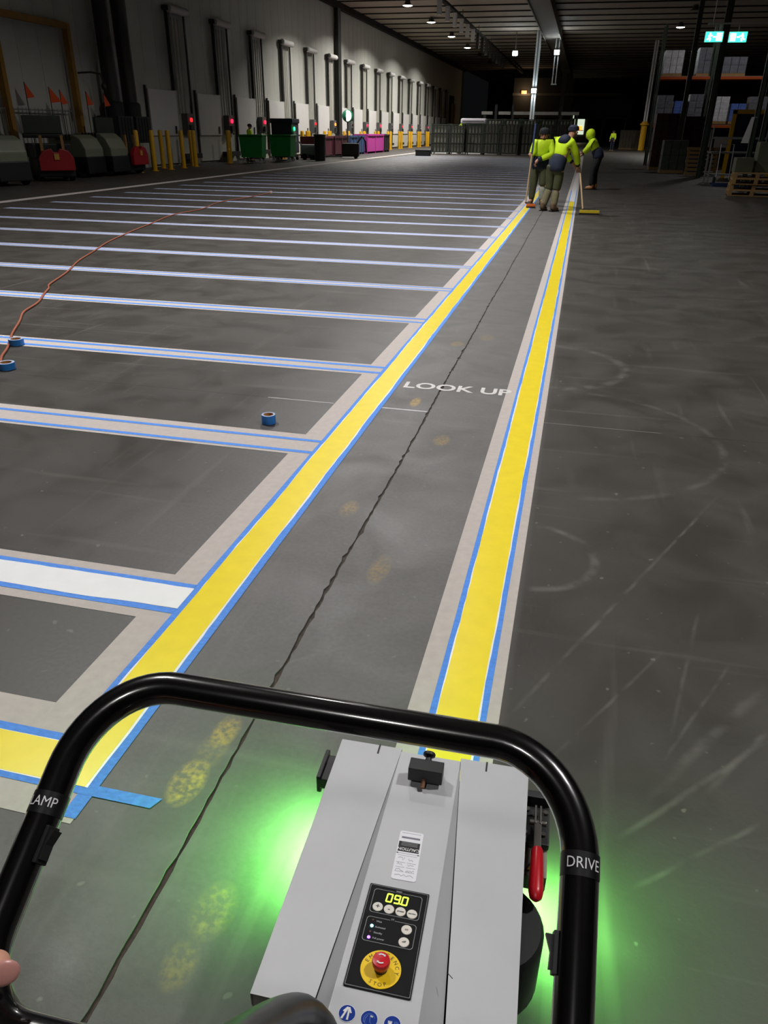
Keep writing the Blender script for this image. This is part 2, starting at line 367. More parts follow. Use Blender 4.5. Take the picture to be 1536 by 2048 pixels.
# ------------------------------------------------------------------ UV floor curing machine
M_GREY = mat('machine_grey_paint', (186, 187, 190), 0.42, var=0.03, scale=9, bump=0.03)
M_BLK = mat('gloss_black_paint', (9, 9, 10), 0.22, coat=1.0)
M_BLKM = mat('matt_black', (26, 27, 28), 0.5, var=0.1, scale=30)
M_RUB = mat('black_rubber', (18, 18, 18), 0.75)
M_STEEL = mat('bare_steel', (120, 116, 110), 0.35, metal=0.9, var=0.1, scale=40)
M_RED = mat('red_plastic', (196, 22, 36), 0.32)
M_WPRINT = mat('white_print', (228, 228, 230), 0.5)
M_BPRINT = mat('black_print', (22, 22, 24), 0.5)
M_DARKPANEL = mat('panel_black', (20, 21, 23), 0.6, spec=.15)
M_GPRINT = mat('grey_print', (150, 152, 154), 0.5)
M_BUT = mat('cream_button', (222, 216, 206), 0.45)
mach = thing('curing_machine', 'grey UV floor curing machine with black loop handle and control panel', 'machine', (-.158, 1.12, 0), math.radians(1.8))
MI = (Matrix.Translation((-.158, 1.12, 0)) @ Matrix.Rotation(math.radians(1.8), 4, 'Z')).inverted()
HZ = 0.35; SL = 0.10
# hood: two flat side panels with folded skirts, raised wedge between them
def side_panel(u0f, u0r, u1f, u1r, outer):
    yf, yr = 0.012, -0.522
    top = [(u0f, yf), (u1f, yf), (u1r, yr), (u0r, yr)]
    mb = MB().prism(top, HZ-0.0025, HZ)
    x = outer
    mb.box(min(x, x-math.copysign(.0025, x)), max(x, x-math.copysign(.0025, x)), yr, yf, HZ-.045, HZ-.001)
    mb.prism([(u0f, yf), (u1f, yf), (u1f, yf-.0025), (u0f, yf-.0025)], HZ-.03, HZ-.001)
    mb.prism([(u0r, yr), (u1r, yr), (u1r, yr+.0025), (u0r, yr+.0025)], HZ-.03, HZ-.001)
    return mb
side_panel(-.193, -.196, -.065, -.10, -.1945).build('hood_panel', M_GREY, mach)
side_panel(.0585, .097, .196, .197, .1965).build('hood_panel', M_GREY, mach)
yr = -0.62; zr = HZ - SL*yr
vs = [(-.0655, .004, HZ-.003), (.0590, .004, HZ-.003), (-.066, .004, HZ+.0005), (.0585, .004, HZ+.0005), (-.105, yr, HZ-.003), (.101, yr, HZ-.003), (-.0665, yr, zr), (.0605, yr, zr)]
MB().add(vs, [(0, 1, 3, 2), (2, 3, 7, 6), (0, 2, 6, 4), (1, 5, 7, 3), (4, 6, 7, 5), (0, 4, 5, 1)]).build('hood_ridge', M_GREY, mach, bevel=0.0015)
for u in (-.112, .112): MB().box(u-.0015, u+.0015, -.012, .013, HZ-.001, HZ+.0012).build('hood_slot', M_BPRINT, mach)
# chassis, lamp box and wheels under the hood
MB().box(-.172, .175, -.50, -.04, .135, .318).build('chassis', M_BLKM, mach, bevel=.006)
MB().box(-.15, .155, -.04, .0, .15, .30).build('front_plate', M_BLKM, mach, bevel=.004)
for sx_ in (-.15, .152):
    for y in (-.085, -.46):
        w = MB().lathe([(.0, -.018), (.052, -.018), (.06, -.012), (.06, .012), (.052, .018), (.0, .018)], Matrix.Translation((sx_, y, .062)) @ Matrix.Rotation(math.pi/2, 4, 'Y'), 20).build('wheel', M_RUB, mach, smooth=True)
        MB().box(sx_-.006, sx_+.006, y-.015, y+.015, .06, .14).build('axle_bracket', M_STEEL, w)
# round drive housing and clamp plate on the right flank
MB().lathe([(.0, .085), (.088, .085), (.092, .095), (.092, .225), (.086, .235), (.0, .235)], Matrix.Translation((.152, -.262, .015)), 32).build('drive_housing', M_BLKM, mach, smooth=True)
pl = MB().box(.165, .246, -.15, -.035, .205, .245).build('clamp_plate', mat('warm_grey_plate', (150, 142, 130), 0.5, var=.05, scale=30), mach, bevel=.003)
MB().prism([(.203, -.142), (.240, -.142), (.2215, -.108)], .2455, .2462).build('warning_triangle', M_BPRINT, pl)
MB().prism([(.2085, -.139), (.2345, -.139), (.2215, -.115)], .2463, .2467).build('warning_field', mat('sign_amber', (236, 172, 40), 0.5), pl)
br = MB().box(.170, .248, -.09, .022, .246, .262).box(.170, .249, .004, .022, .262, .285).build('clamp_base', M_BLKM, mach, bevel=.003)
for x, y in ((.203, -.012), (.240, -.014), (.236, -.068), (.20, -.07)): MB().cyl((x, y, .262), (x, y, .268), .0052, n=8).build('bolt', M_STEEL, br)
lv = MB().box(.2165, .2205, -.062, -.018, .272, .288).box(.2265, .2305, -.062, -.018, .272, .288).box(.2165, .2305, -.128, -.058, .274, .286).cyl((.207, -.055, .28), (.240, -.055, .28), .006, n=10).build('clamp_lever', M_STEEL, mach, bevel=.0012)
MB().lathe([(.0, 0), (.0100, 0), (.0118, .006), (.0130, .05), (.0138, .088), (.0115, .1), (.005, .106), (.0, .106)], Matrix.Translation((.2238, -.118, .281)) @ Matrix.Rotation(math.radians(92), 4, 'X'), 16).build('red_grip', M_RED, lv, smooth=True)
# left bracket
MB().box(-.232, -.17, -.05, .02, .262, .290).box(-.236, -.226, -.05, .03, .250, .295).build('side_bracket', M_BLKM, mach, bevel=.003)
# UV lamp tubes: the light spills out under both flanks and the front edge
M_UV = mat('uv_lamp_glass', (200, 255, 200), 0.2, emit=60, ecol=(110, 255, 110))
lamp_box = MB().box(-.165, .165, -.27, -.07, .118, .135).build('lamp_reflector', M_STEEL, mach)
MB().cyl((-.16, -.17, .098), (.16, -.17, .098), .013, n=12).build('lamp_tube', M_UV, lamp_box, smooth=True)
def uv_light(name, loc, rot, sx_, sy2, P):
    ld = bpy.data.lights.new(name, 'AREA'); ld.shape = 'RECTANGLE'; ld.size = sx_; ld.size_y = sy2; ld.energy = P; ld.color = (0.20, 1.0, 0.16); ld.spread = math.radians(140)
    lo = bpy.data.objects.new(name, ld); COL.objects.link(lo); lo.parent = mach; lo.location = loc; lo.rotation_euler = rot
uv_light('uv_light', (-.205, -.005, .07), (0, math.radians(58), 0), .04, .19, 8.5)
uv_light('uv_light', (.205, -.055, .07), (0, math.radians(-58), 0), .04, .16, 8.5)
uv_light('uv_light', (0, .004, .09), (math.radians(50), 0, 0), .22, .03, 1.3)

# slope frame of the ridge top
NRM = Vector((0, SL, 1)).normalized(); EY = Vector((0, 1, -SL)).normalized(); EX = Vector((1, 0, 0))
def SF(u, y, off=0.0):   # matrix: local xy on the slope, z along its normal
    o = Vector((u, y, HZ-SL*y)) + NRM*off
    return Matrix(((EX.x, EY.x, NRM.x, o.x), (EX.y, EY.y, NRM.y, o.y), (EX.z, EY.z, NRM.z, o.z), (0, 0, 0, 1)))
def rrect(x0, x1, y0, y1, r, n=5):
    P = []
    for cx, cy, a in ((x1-r, y1-r, 0), (x0+r, y1-r, 90), (x0+r, y0+r, 180), (x1-r, y0+r, 270)):
        P += [(cx+r*math.cos(math.radians(a+90*k/n)), cy+r*math.sin(math.radians(a+90*k/n))) for k in range(n+1)]
    return P
def frame(mb, poly, w, z0, z1, M):
    n = len(poly); cx = sum(p[0] for p in poly)/n; cy = sum(p[1] for p in poly)/n
    xs = [p[0] for p in poly]; ys = [p[1] for p in poly]; hx = (max(xs)-min(xs))/2; hy = (max(ys)-min(ys))/2
    inn = [(cx+(p[0]-cx)*(hx-w)/hx, cy+(p[1]-cy)*(hy-w)/hy) for p in poly]
    vs = [M @ Vector((p[0], p[1], z1)) for p in poly]+[M @ Vector((p[0], p[1], z1)) for p in inn]
    return mb.add(vs, [(i, (i+1) % n, n+(i+1) % n, n+i) for i in range(n)])
# locking block with screw knob
blk = MB().box(-.0365, .0305, -.034, -.002, .010, .040, SF(0, -.052)).build('locking_block', M_BLKM, mach, bevel=.0015)
MB().lathe([(.0, 0), (.0065, 0), (.0065, .008), (.0055, .012), (.012, .016), (.0125, .020), (.011, .0225), (.0, .0235)], SF(-.002, -.054, .030) @ Matrix.Rotation(math.radians(-62), 4, 'X'), 18).build('screw_knob', M_BLKM, blk, smooth=True)
MB().cyl(SF(-.005, -.084, .016) @ Vector((0, 0, 0)), SF(-.005, -.099, .008) @ Vector((0, 0, 0)), .0042, n=10).build('rusty_bolt', mat('rust', (120, 82, 60), 0.8, var=.3, scale=200), blk)
# caution label
CL = SF(-.0047, -.2585, .0008) @ Matrix.Rotation(math.radians(1.5), 4, 'Z')
lb = MB().prism(rrect(-.0212, .0212, -.0535, .0535, .004), 0, .0005, CL).build('caution_label', mat('label_white', (226, 226, 232), 0.45), mach)
def lp(name, x0, x1, y0, y1, m, z=.0008): return MB().box(x0, x1, y0, y1, .0005, z, CL).build(name, m, lb)
lp('label_band', -.0195, .0180, .0065, .0290, M_BPRINT)
R180 = CL @ Matrix.Translation((0, 0, .001)) @ Matrix.Rotation(math.pi, 4, 'Z')
text('label_word', 'CAUTION', .0086, R180 @ Matrix.Translation((.0008, -.0122, 0)), M_WPRINT, lb, bold=.0001)
for k, yy in enumerate((.0265, .0235, .0205)): lp('label_line', -.015, .014, yy-.0004, yy+.0004, M_GPRINT, .0010)
lp('label_line', -.017, .0175, .0488, .0494, M_GPRINT)
M_LPRINT = mat('label_grey_print', (120, 120, 132), 0.6)
lp('label_word', -.0165, .0165, .0365, .0405, M_LPRINT)
lp('label_line', -.0175, .0165, .0022, .0028, M_GPRINT)
for sgn in (-1, 1):
    MB().prism([(sgn*.0172-.0005, .0012), (sgn*.0172-.0005, .0038), (sgn*.0205-.0005, .0025)], .0005, .001, CL).build('label_arrow', M_BPRINT, lb)
lp('label_line', -.0175, .0165, -.0022, -.0018, M_GPRINT)
for yy in (-.0175, -.0275, -.037): lp('label_line', -.0175, -.002, yy, yy+.0005, M_GPRINT); lp('label_line', .001, .0165, yy, yy+.0005, M_GPRINT)
rl = random.Random(5)
for (x0, x1, yy, hgt) in ((-.016, -.004, -.009, .007), (.002, .011, -.010, .006), (-.0155, -.006, -.021, .006), (.003, .013, -.022, .004), (-.0165, -.003, -.0335, .0055), (.001, .0155, -.0335, .006), (-.0165, .0155, -.044, .004)):
    pts = []; n = 9
    for k in range(n): pts.append(CL @ Vector((x0+(x1-x0)*k/(n-1), yy+rl.uniform(-.5, .5)*hgt, .0007)))
    MB().tube(pts, .00028, 5).build('handwriting', M_LPRINT, lb)
# control panel
PC = SF(-.0052, -.4205, .0005); PCX, PCY = -.0052, -.4205
def pv(u, y): return (u-PCX, (y-PCY)*math.sqrt(1+SL*SL))
pan = MB().prism(rrect(-.0495, .0495, -.0905, .0905, .002), 0, .0022, PC).build('control_panel', M_DARKPANEL, mach)
frame(MB(), rrect(-.0478, .0478, -.0888, .0888, .0015), .0006, 0, .0024, PC).build('panel_outline', M_GPRINT, pan)
ZQ = .0024
for (x0, x1, y0, y1) in ((-.0455, .0345, -.3838, -.3390), (-.0458, .0335, -.4350, -.3918)):
    a = pv(x0, y0); b_ = pv(x1, y1)
    frame(MB(), rrect(a[0], b_[0], a[1], b_[1], .005), .0007, 0, ZQ, PC).build('panel_box', M_GPRINT, pan)
def ptext(name, body, size, u, y, m, align='CENTER', z=ZQ+.0001, bold=0.0001):
    q = pv(u, y); return text(name, body, size, PC @ Matrix.Translation((q[0], q[1], z)), m, pan, align=align, bold=bold)
q = pv(-.0048, -.3375); MB().box(q[0]-.0078, q[0]+.0078, q[1]-.0019, q[1]+.0019, .002, .0025, PC).build('panel_word_field', M_DARKPANEL, pan)
ptext('panel_word', 'SPEED', .0036, -.0048, -.3376, M_GPRINT, z=.0027)
q = pv(-.0055, -.3905); MB().box(q[0]-.0038, q[0]+.0038, q[1]-.0019, q[1]+.0019, .002, .0025, PC).build('panel_word_field', M_DARKPANEL, pan)
ptext('panel_word', 'UV', .0038, -.0055, -.3905, M_GPRINT, z=.0027)
# seven segment figures 09.0
M_SEG = mat('lit_segments', (205, 255, 60), 0.4, emit=1.6, ecol=(210, 255, 70))
SEG = {'0': 'abcdef', '9': 'abcdfg'}
def digit(ch, u, y):
    q = pv(u, y); w, h, tk = .0041, .0074, .0011; mb = MB(); sk = Matrix.Translation((q[0], q[1], 0)) @ Matrix(((1, .06, 0, 0), (0, 1, 0, 0), (0, 0, 1, 0), (0, 0, 0, 1)))
    S = dict(a=(-w, w, h-tk, h+tk), d=(-w, w, -h-tk, -h+tk), g=(-w, w, -tk, tk), f=(-w-tk, -w+tk, 0, h), b=(w-tk, w+tk, 0, h), e=(-w-tk, -w+tk, -h, 0), c=(w-tk, w+tk, -h, 0))
    for s_ in SEG[ch]: x0, x1, y0, y1 = S[s_]; mb.box(x0, x1, y0, y1, .0022, .0028, PC @ sk)
    return mb.build('display_digit', M_SEG, pan)
digit('0', -.0183, -.3523); digit('9', -.0054, -.3526); digit('0', .0072, -.3530)
q = pv(.0008, -.3598); MB().box(q[0]-.001, q[0]+.001, q[1]-.001, q[1]+.001, .0022, .0028, PC).build('display_point', M_SEG, pan)
for (u, y, w, sz) in ((-.0336, -.3727, '+', .013), (-.0149, -.3733, '-', .013), (.0039, -.3736, 'preset', .0042), (.0226, -.3739, 'service', .0040), (.0191, -.4032, 'on', .0052), (.0187, -.4249, 'off', .0052)):
    q = pv(u, y); r = .0084
    bt = MB().lathe([(.0, .0), (r, .0), (r, .0005), (r-.0006, .0011), (.0, .0012)], PC @ Matrix.Translation((q[0], q[1], .0022)), 28).build('push_button', M_BUT, pan)
    ptext('button_word', w, sz, u, y, M_BPRINT, z=.0036)
for (u, y, nm, col, e) in ((-.0355, -.3976, 'off_led', (110, 50, 40), 0), (-.0353, -.4080, 'cyan_led', (120, 240, 255), 9), (-.0356, -.4185, 'off_led', (140, 70, 45), 0), (-.0357, -.4282, 'violet_led', (120, 70, 255), 9)):
    q = pv(u, y); MB().lathe([(.0016 if e == 0 else .0026, 0), (.0014 if e == 0 else .0023, .0008), (.0, .0013)], PC @ Matrix.Translation((q[0], q[1], .0022)), 12).build('status_led', mat(nm, col, 0.3, emit=e), pan)
for (w, y) in (('Wait', -.3988), ('Activated', -.4088), ('Standby', -.4187), ('Full power', -.4282)): ptext('status_word', w, .0043, -.0300, y, M_GPRINT, align='LEFT')
# emergency stop
q = pv(-.0065, -.4759); EM = PC @ Matrix.Translation((q[0], q[1], .0022))
es = MB().lathe([(.0, 0), (.0302, 0), (.0302, .0012), (.0, .0012)], EM, 48).build('emergency_stop', mat('stop_yellow', (240, 200, 22), 0.4), mach)
def arc_text(body, R, a0, step, up):
    for i, ch in enumerate(body):
        a = math.radians(a0 - i*step if up else a0 + i*step)
        M = EM @ Matrix.Translation((R*math.cos(a), R*math.sin(a), .0014)) @ Matrix.Rotation(a-math.pi/2 if up else a+math.pi/2, 4, 'Z')
        text('stop_letter', ch, .0082, M, M_BPRINT, es, bold=0)
arc_text('EMERGENCY', .0240, 158, 20.3, True); arc_text('STOP', .0242, 243, 17.5, False)
MB().lathe([(.0, 0), (.0098, 0), (.0098, .008), (.0, .008)], EM @ Matrix.Translation((0, 0, .0012)), 24).build('stop_stem', M_BLKM, es, smooth=True)
MB().lathe([(.0, .006), (.0095, .006), (.0125, .011), (.0135, .018), (.0125, .0215), (.006, .0228), (.0, .023)], EM, 28).build('stop_button', M_RED, es, smooth=True)
for s_ in (0, math.pi):
    mb = MB(); L_, R_ = [], []
    for k in range(9):
        a = math.radians(50+80*k/8)+s_; L_.append((.0060*math.cos(a), .0060*math.sin(a))); R_.append((.0080*math.cos(a), .0080*math.sin(a)))
    mb.ribbon(L_, R_, .0234); a = math.radians(38)+s_; aa = math.radians(56)+s_
    mb.add([(.0070*math.cos(a), .0070*math.sin(a), .0234), (.0048*math.cos(aa), .0048*math.sin(aa), .0234), (.0094*math.cos(aa), .0094*math.sin(aa), .0234)], [(0, 1, 2)])
    mb.v = [tuple(EM @ Vector(v)) for v in mb.v]; mb.build('turn_arrow', M_WPRINT, es)
# blue mandatory signs
M_SIGN = mat('sign_blue', (18, 52, 140), 0.6, spec=.15); M_SIGNL = mat('sign_light_blue', (96, 126, 196), 0.5)
def sticker(u, y, fn):
    S = SF(u, y, .0004)
    st = MB().lathe([(.0, 0), (.0122, 0), (.0122, .0004), (.0, .0004)], S, 36).build('safety_sticker', M_WPRINT, mach)
    MB().lathe([(.0, .0004), (.0115, .0004), (.0115, .0007), (.0, .0007)], S, 36).build('sticker_field', M_SIGN, st); fn(S, st)
def bar(S, st, pts, w, m=M_WPRINT, nm='sticker_symbol'):
    mb = MB(); mb.tube([S @ Vector((p[0], p[1], .0008)) for p in pts], w, 6); mb.build(nm, m, st)
def s_suit(S, st):
    bar(S, st, [(-.0005, .0082), (-.0058, .0012)], .0013); bar(S, st, [(.0015, .0082), (.0055, .0005)], .0013); bar(S, st, [(-.0002, .0078), (-.0062, -.0092)], .0016); bar(S, st, [(.0018, .0078), (.0020, -.0098)], .0016)
def s_face(S, st):
    bar(S, st, [(.0078*math.cos(a), .0078*math.sin(a)-.001) for a in [math.radians(20+200*k/12) for k in range(13)]], .0004, M_SIGNL); bar(S, st, [(-.003, .004), (-.0055, .0), (-.005, -.007), (-.001, -.009), (.0025, -.008)], .0004, M_SIGNL)
    bar(S, st, [(.0045, .0032), (.0008, .0042)], .0011); bar(S, st, [(.0008, .0030), (.0015, -.004), (.004, -.006)], .0004, M_SIGNL)
def s_glove(S, st):
    bar(S, st, [(-.0035, -.006), (-.0035, .0005)], .0026)
    for k in range(4): bar(S, st, [(-.0058+.0015*k, .0), (-.0060+.0016*k, .0035)], .0006)
    bar(S, st, [(.0025, -.003), (.003, .004)], .0005, M_SIGNL); bar(S, st, [(.0045, -.003), (.0052, .0045)], .0005, M_SIGNL); bar(S, st, [(.0065, -.003), (.0072, .004)], .0005, M_SIGNL)
sticker(-.039, -.5477, s_suit); sticker(-.0072, -.5487, s_face); sticker(.0254, -.5487, s_glove)
MB().box(.003, .014, -.0005, .0005, 0, .0006, SF(.088, -.455) @ Matrix.Rotation(-.7, 4, 'Z')).build('scratch_mark', M_BPRINT, mach)
# loop handle (world geometry brought into the machine frame)
def handle_loop():
    W, Ln, rt, rb, cx, cy, cz, yw, pit, rol, tp = .5133, .277, .088, .062, -.1865, .5549, .9645, .0406, .5097, -.0177, .006
    hw = W/2; cor = [(-hw, 0, rt), (hw, 0, rt), (hw-tp, -Ln, rb), (-hw+tp, -Ln, rb)]; P = []
    for i in range(4):
        p0, p1, p2 = [Vector(cor[k % 4][:2]) for k in (i-1, i, i+1)]; r = cor[i][2]
        a = (p0-p1).normalized(); b_ = (p2-p1).normalized(); th = a.angle(b_); tt = r/math.tan(th/2); o = p1+(a+b_).normalized()*r/math.sin(th/2)
        s_ = p1+a*tt-o; e = p1+b_*tt-o; a0 = math.atan2(s_.y, s_.x); d = (math.atan2(e.y, e.x)-a0+math.pi) % (2*math.pi)-math.pi
        P += [o+Vector((math.cos(a0+d*k/14), math.sin(a0+d*k/14)))*r for k in range(15)]
    out = []
    for i, a in enumerate(P):
        b_ = P[(i+1) % len(P)]; n = max(1, int((b_-a).length/.03))
        out += [a+(b_-a)*k/n for k in range(n)]
    def w3(p): x, y = p.x, p.y; return Vector((cx+x*math.cos(yw)-y*math.sin(yw), cy+x*math.sin(yw)+y*math.cos(yw), cz+y*pit+x*rol))
    return [w3(p) for p in out], w3
LP, HW3 = handle_loop()
hd = MB().tube([MI @ p for p in LP], .017, 28, closed=True).build('loop_handle', M_BLK, mach, smooth=True)
# stem from the lower bar down to the hood
def bez(P, n=14):
    out = []
    for k in range(n+1):
        t_ = k/n; q_ = [Vector(p) for p in P]
        while len(q_) > 1: q_ = [q_[i].lerp(q_[i+1], t_) for i in range(len(q_)-1)]
        out.append(q_[0])
    return out
stem = bez([(-.214, .283, .826), (-.222, .34, .74), (-.224, .46, .60), (-.215, .50, .52)], 12)+[Vector(p) for p in ((-.206, .508, .497), (-.197, .512, .474), (-.190, .514, .445), (-.188, .515, .40))]
MB().tube([MI @ p for p in stem], .0195, 20).build('handle_stem', mat('satin_black', (30, 30, 31), .38), mach, smooth=True)
MB().tube([MI @ Vector(p) for p in ((-.188, .515, .33), (-.188, .515, .425))], .025, 20).build('stem_socket', M_BLKM, mach, smooth=True)
# label bands and rocker switches on the side bars
def nearest(pt, seg):   # frame on the tube: centre, axis
    i = min(range(len(LP)), key=lambda k: (LP[k]-pt).length); a, b_ = LP[i-1], LP[(i+1) % len(LP)]
    return LP[i], (b_-a).normalized()
def band(c, ax, word, name):
    ax = ax if ax.y > 0 else -ax
    view = (Vector((0, 0, CAM_H))-c); view = (view-ax*view.dot(ax)).normalized(); side = ax.cross(view)
    mb = MB(); n = 20; Rr = .01735; hgt = .0105
    A = [math.radians(-92+184*k/n) for k in range(n+1)]
    L_ = [c+ax*hgt+(view*math.cos(a)+side*math.sin(a))*Rr for a in A]; R_ = [c-ax*hgt+(view*math.cos(a)+side*math.sin(a))*Rr for a in A]
    mb.add([MI @ p for p in L_+R_], [(i, i+1, n+2+i, n+1+i) for i in range(n)])
    bd = mb.build(name, mat('label_black', (14, 14, 15), 0.4), hd, smooth=True)
    me = text_mesh(word, .0132, bold=0, sx=.90)
    bm = bmesh.new(); bm.from_mesh(me); bmesh.ops.triangulate(bm, faces=bm.faces); bmesh.ops.subdivide_edges(bm, edges=bm.edges, cuts=4); bm.to_mesh(me); bm.free()
    return me, c, ax, view, side, bd
def wrap(me, c, ax, view, side, off, tilt, parent):
    for v in me.vertices:
        x, y = v.co.x, v.co.y; a = x/.0175+off
        # side points to the left of the bar as seen by the viewer
        p = c+ax*(y+tilt*x)+(view*math.cos(a)-side*math.sin(a))*.0179; v.co = MI @ p
    link('grip_word', me, M_WPRINT, parent)
cD, aD = nearest(HW3(Vector((.2555, -.098))), 0); cL, aL = nearest(HW3(Vector((-.2555, -.115))), 0)
def sgn_ok(ax, view, side):   # direction of increasing angle on screen
    return side
for c, ax, word, off in ((cD, aD, 'DRIVE', .20), (cL, aL, 'LAMP', -.42)):
    me, c, ax, view, side, bd = band(c, ax, word, 'grip_label')
    if side.dot(_r) > 0: side = -side
    wrap(me, c, ax, view, side, off, 0.0, bd)
def rocker(c, ax, inward, lift, tw):
    ax = ax if ax.y > 0 else -ax
    view = (Vector((0, 0, CAM_H))-c); view = (view-ax*view.dot(ax)).normalized(); side = ax.cross(view)
    if side.dot(_r) < 0: side = -side
    nrm = (view*math.cos(tw)+side*inward*math.sin(tw)).normalized(); tx = ax.cross(nrm).normalized()
    o = c+nrm*.0155
    M = MI @ Matrix(((tx.x, ax.x, nrm.x, o.x), (tx.y, ax.y, nrm.y, o.y), (tx.z, ax.z, nrm.z, o.z), (0, 0, 0, 1)))
    hs = MB().box(-.0075, .0075, -.0165, .0165, 0, .004, M).build('switch_housing', M_BLKM, hd, bevel=.0008)
    vs = [(-.005, -.013, .004), (.005, -.013, .004), (.005, .013, .004), (-.005, .013, .004), (-.005, -.013, .0065), (.005, -.013, .0065), (.005, .0, .0058), (-.005, .0, .0058), (.005, .013, .0105), (-.005, .013, .0105)]
    MB().add([M @ Vector(v) for v in vs], [(0, 1, 2, 3), (0, 4, 5, 1), (4, 7, 6, 5), (7, 9, 8, 6), (3, 2, 8, 9), (0, 3, 9, 7, 4), (1, 5, 6, 8, 2)]).build('rocker_switch', M_BLKM, hd)
cS, aS = nearest(HW3(Vector((.2545, -.138))), 0); rocker(cS, aS, -1, 0, math.radians(82))
cS, aS = nearest(HW3(Vector((-.2545, -.155))), 0); rocker(cS, aS, 1, 0, math.radians(42))
# ------------------------------------------------------------------ hall shell
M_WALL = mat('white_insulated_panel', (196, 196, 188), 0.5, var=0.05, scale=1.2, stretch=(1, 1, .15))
M_SEAM = mat('panel_seam', (70, 70, 66), 0.8)
M_CEIL = mat('ceiling_deck', (168, 158, 142), 0.75, var=0.08, scale=2)
M_PURL = mat('purlin_steel', (46, 43, 39), 0.85, spec=.2)
M_BEAM = mat('roof_beam_steel', (120, 115, 106), 0.8, var=0.06)
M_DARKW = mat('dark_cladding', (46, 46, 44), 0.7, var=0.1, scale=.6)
M_YST = mat('safety_yellow', (226, 172, 20), 0.4, var=0.06, scale=8)
M_DGRN = mat('dark_green_steel', (44, 52, 44), 0.55, var=.1)
M_DGREY = mat('dark_grey_plastic', (40, 41, 42), 0.55)
M_WHITE = mat('white_enamel', (226, 226, 228), 0.4, var=.02)
M_GALV = mat('galvanised', (150, 152, 152), 0.45, metal=.4, var=.08, scale=10)
wl = struct(MB().box(XW-.3, XW-.03, YB, 118, 0, ZC).build('wall_left', M_SEAM), 'tall white insulated panel wall on the left')
pm = MB().box(-.03, 0, -.540, .540, 0, ZC).mesh('wall_panel')
y = 13.2
while y < 116:
    o = link('wall_panel', pm, M_WALL, wl); o.location = (XW, y, 0); y += 1.0925
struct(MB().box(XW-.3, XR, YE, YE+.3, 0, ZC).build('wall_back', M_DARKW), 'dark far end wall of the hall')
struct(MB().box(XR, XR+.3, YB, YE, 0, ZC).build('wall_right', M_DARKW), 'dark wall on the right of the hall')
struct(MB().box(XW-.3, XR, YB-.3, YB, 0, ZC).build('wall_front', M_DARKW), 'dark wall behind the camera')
ce = struct(MB().box(XW-.3, XR, YB, YE, ZC, ZC+.2).build('ceiling', M_CEIL), 'metal deck ceiling with dark purlins')
pu = MB().box(XW, XR, -.05, .05, -.07, 0).mesh('purlin')
y = 36.0
while y < YE:
    o = link('purlin', pu, M_PURL, ce); o.location = (0, y, ZC); y += 3.0
struct(MB().box(XW, XW+.35, 20, 118, 8.75, ZC).build('trim_1', M_PURL), 'dark eaves trim along the top of the left wall')
struct(MB().box(-4.4, -3.1, 30, YE, 8.55, ZC).box(-4.45, -4.38, 30, YE, 8.45, ZC).box(-3.12, -3.05, 30, YE, 8.45, ZC).build('trim_2', M_BEAM), 'wide steel roof beam running down the hall')

# ------------------------------------------------------------------ high bay lamps
M_HOUS = mat('lamp_housing', (70, 70, 70), 0.4, metal=.5)
M_LENS = mat('lit_lens', (255, 246, 232), 0.3, emit=26, ecol=(255, 244, 226))
M_LENS0 = mat('unlit_lens', (150, 148, 140), 0.3)
def high_bay(x, y, f, label, grp):
    t = thing('high_bay_lamp', label, 'ceiling lamp', (x, y, LAMP_Z), 0, grp)
    MB().lathe([(.05, .34), (.16, .30), (.20, .12), (.34, .02), (.36, 0), (.30, 0)], None, 20).build('housing', M_HOUS, t, smooth=True)
    MB().cyl((0, 0, .30), (0, 0, ZC-LAMP_Z), .02, n=8).build('hanger', M_HOUS, t)
    MB().lathe([(.0, -.05), (.16, -.045), (.31, -.005), (.31, .0), (.0, .0)], None, 20).build('lens', M_LENS if f else M_LENS0, t, smooth=True)
    if f:
        ld = bpy.data.lights.new('high_bay_light', 'AREA'); ld.shape = 'DISK'; ld.size = .62; ld.energy = LAMP_W*f; ld.color = (1, .985, .965) if y < 46 else (1, .965, .90); ld.spread = math.radians(126 if y < 20 else 142 if y < 46 else (132 if y < 50 else 146))
        lo = bpy.data.objects.new('high_bay_light', ld); COL.objects.link(lo); lo.parent = t; lo.location = (0, 0, -.07)
    return t
for (x, y, f), lab in zip(LIT_NEAR, ('lit high bay lamp above the LOOK UP lettering', 'lit high bay lamp above the right of the machine', 'lit high bay lamp just behind the camera', 'lit high bay lamp between the LOOK UP lettering and the workers', 'lit high bay lamp above the workers', 'lit high bay lamp beyond the workers above the bays', 'lit high bay lamp above the pallet racks')):
    high_bay(x, y, f, lab, 'lit high bay lamps')
for i, (x, y, f) in enumerate(LIT_FAR):
    lab = ('%s lit ceiling lamp along the white wall, counting from the camera' % ORD[i]) if i < 5 else ('small lit ceiling lamp under the wide roof beam', 'lit ceiling lamp left of the green exit signs')[i-5]
    high_bay(x, y, f, lab, 'lit high bay lamps')
for i, (x, y) in enumerate(UNLIT):
    high_bay(x, y, 0, 'unlit ceiling lamp, %s of the switched off ones' % ORD[i], 'unlit high bay lamps')

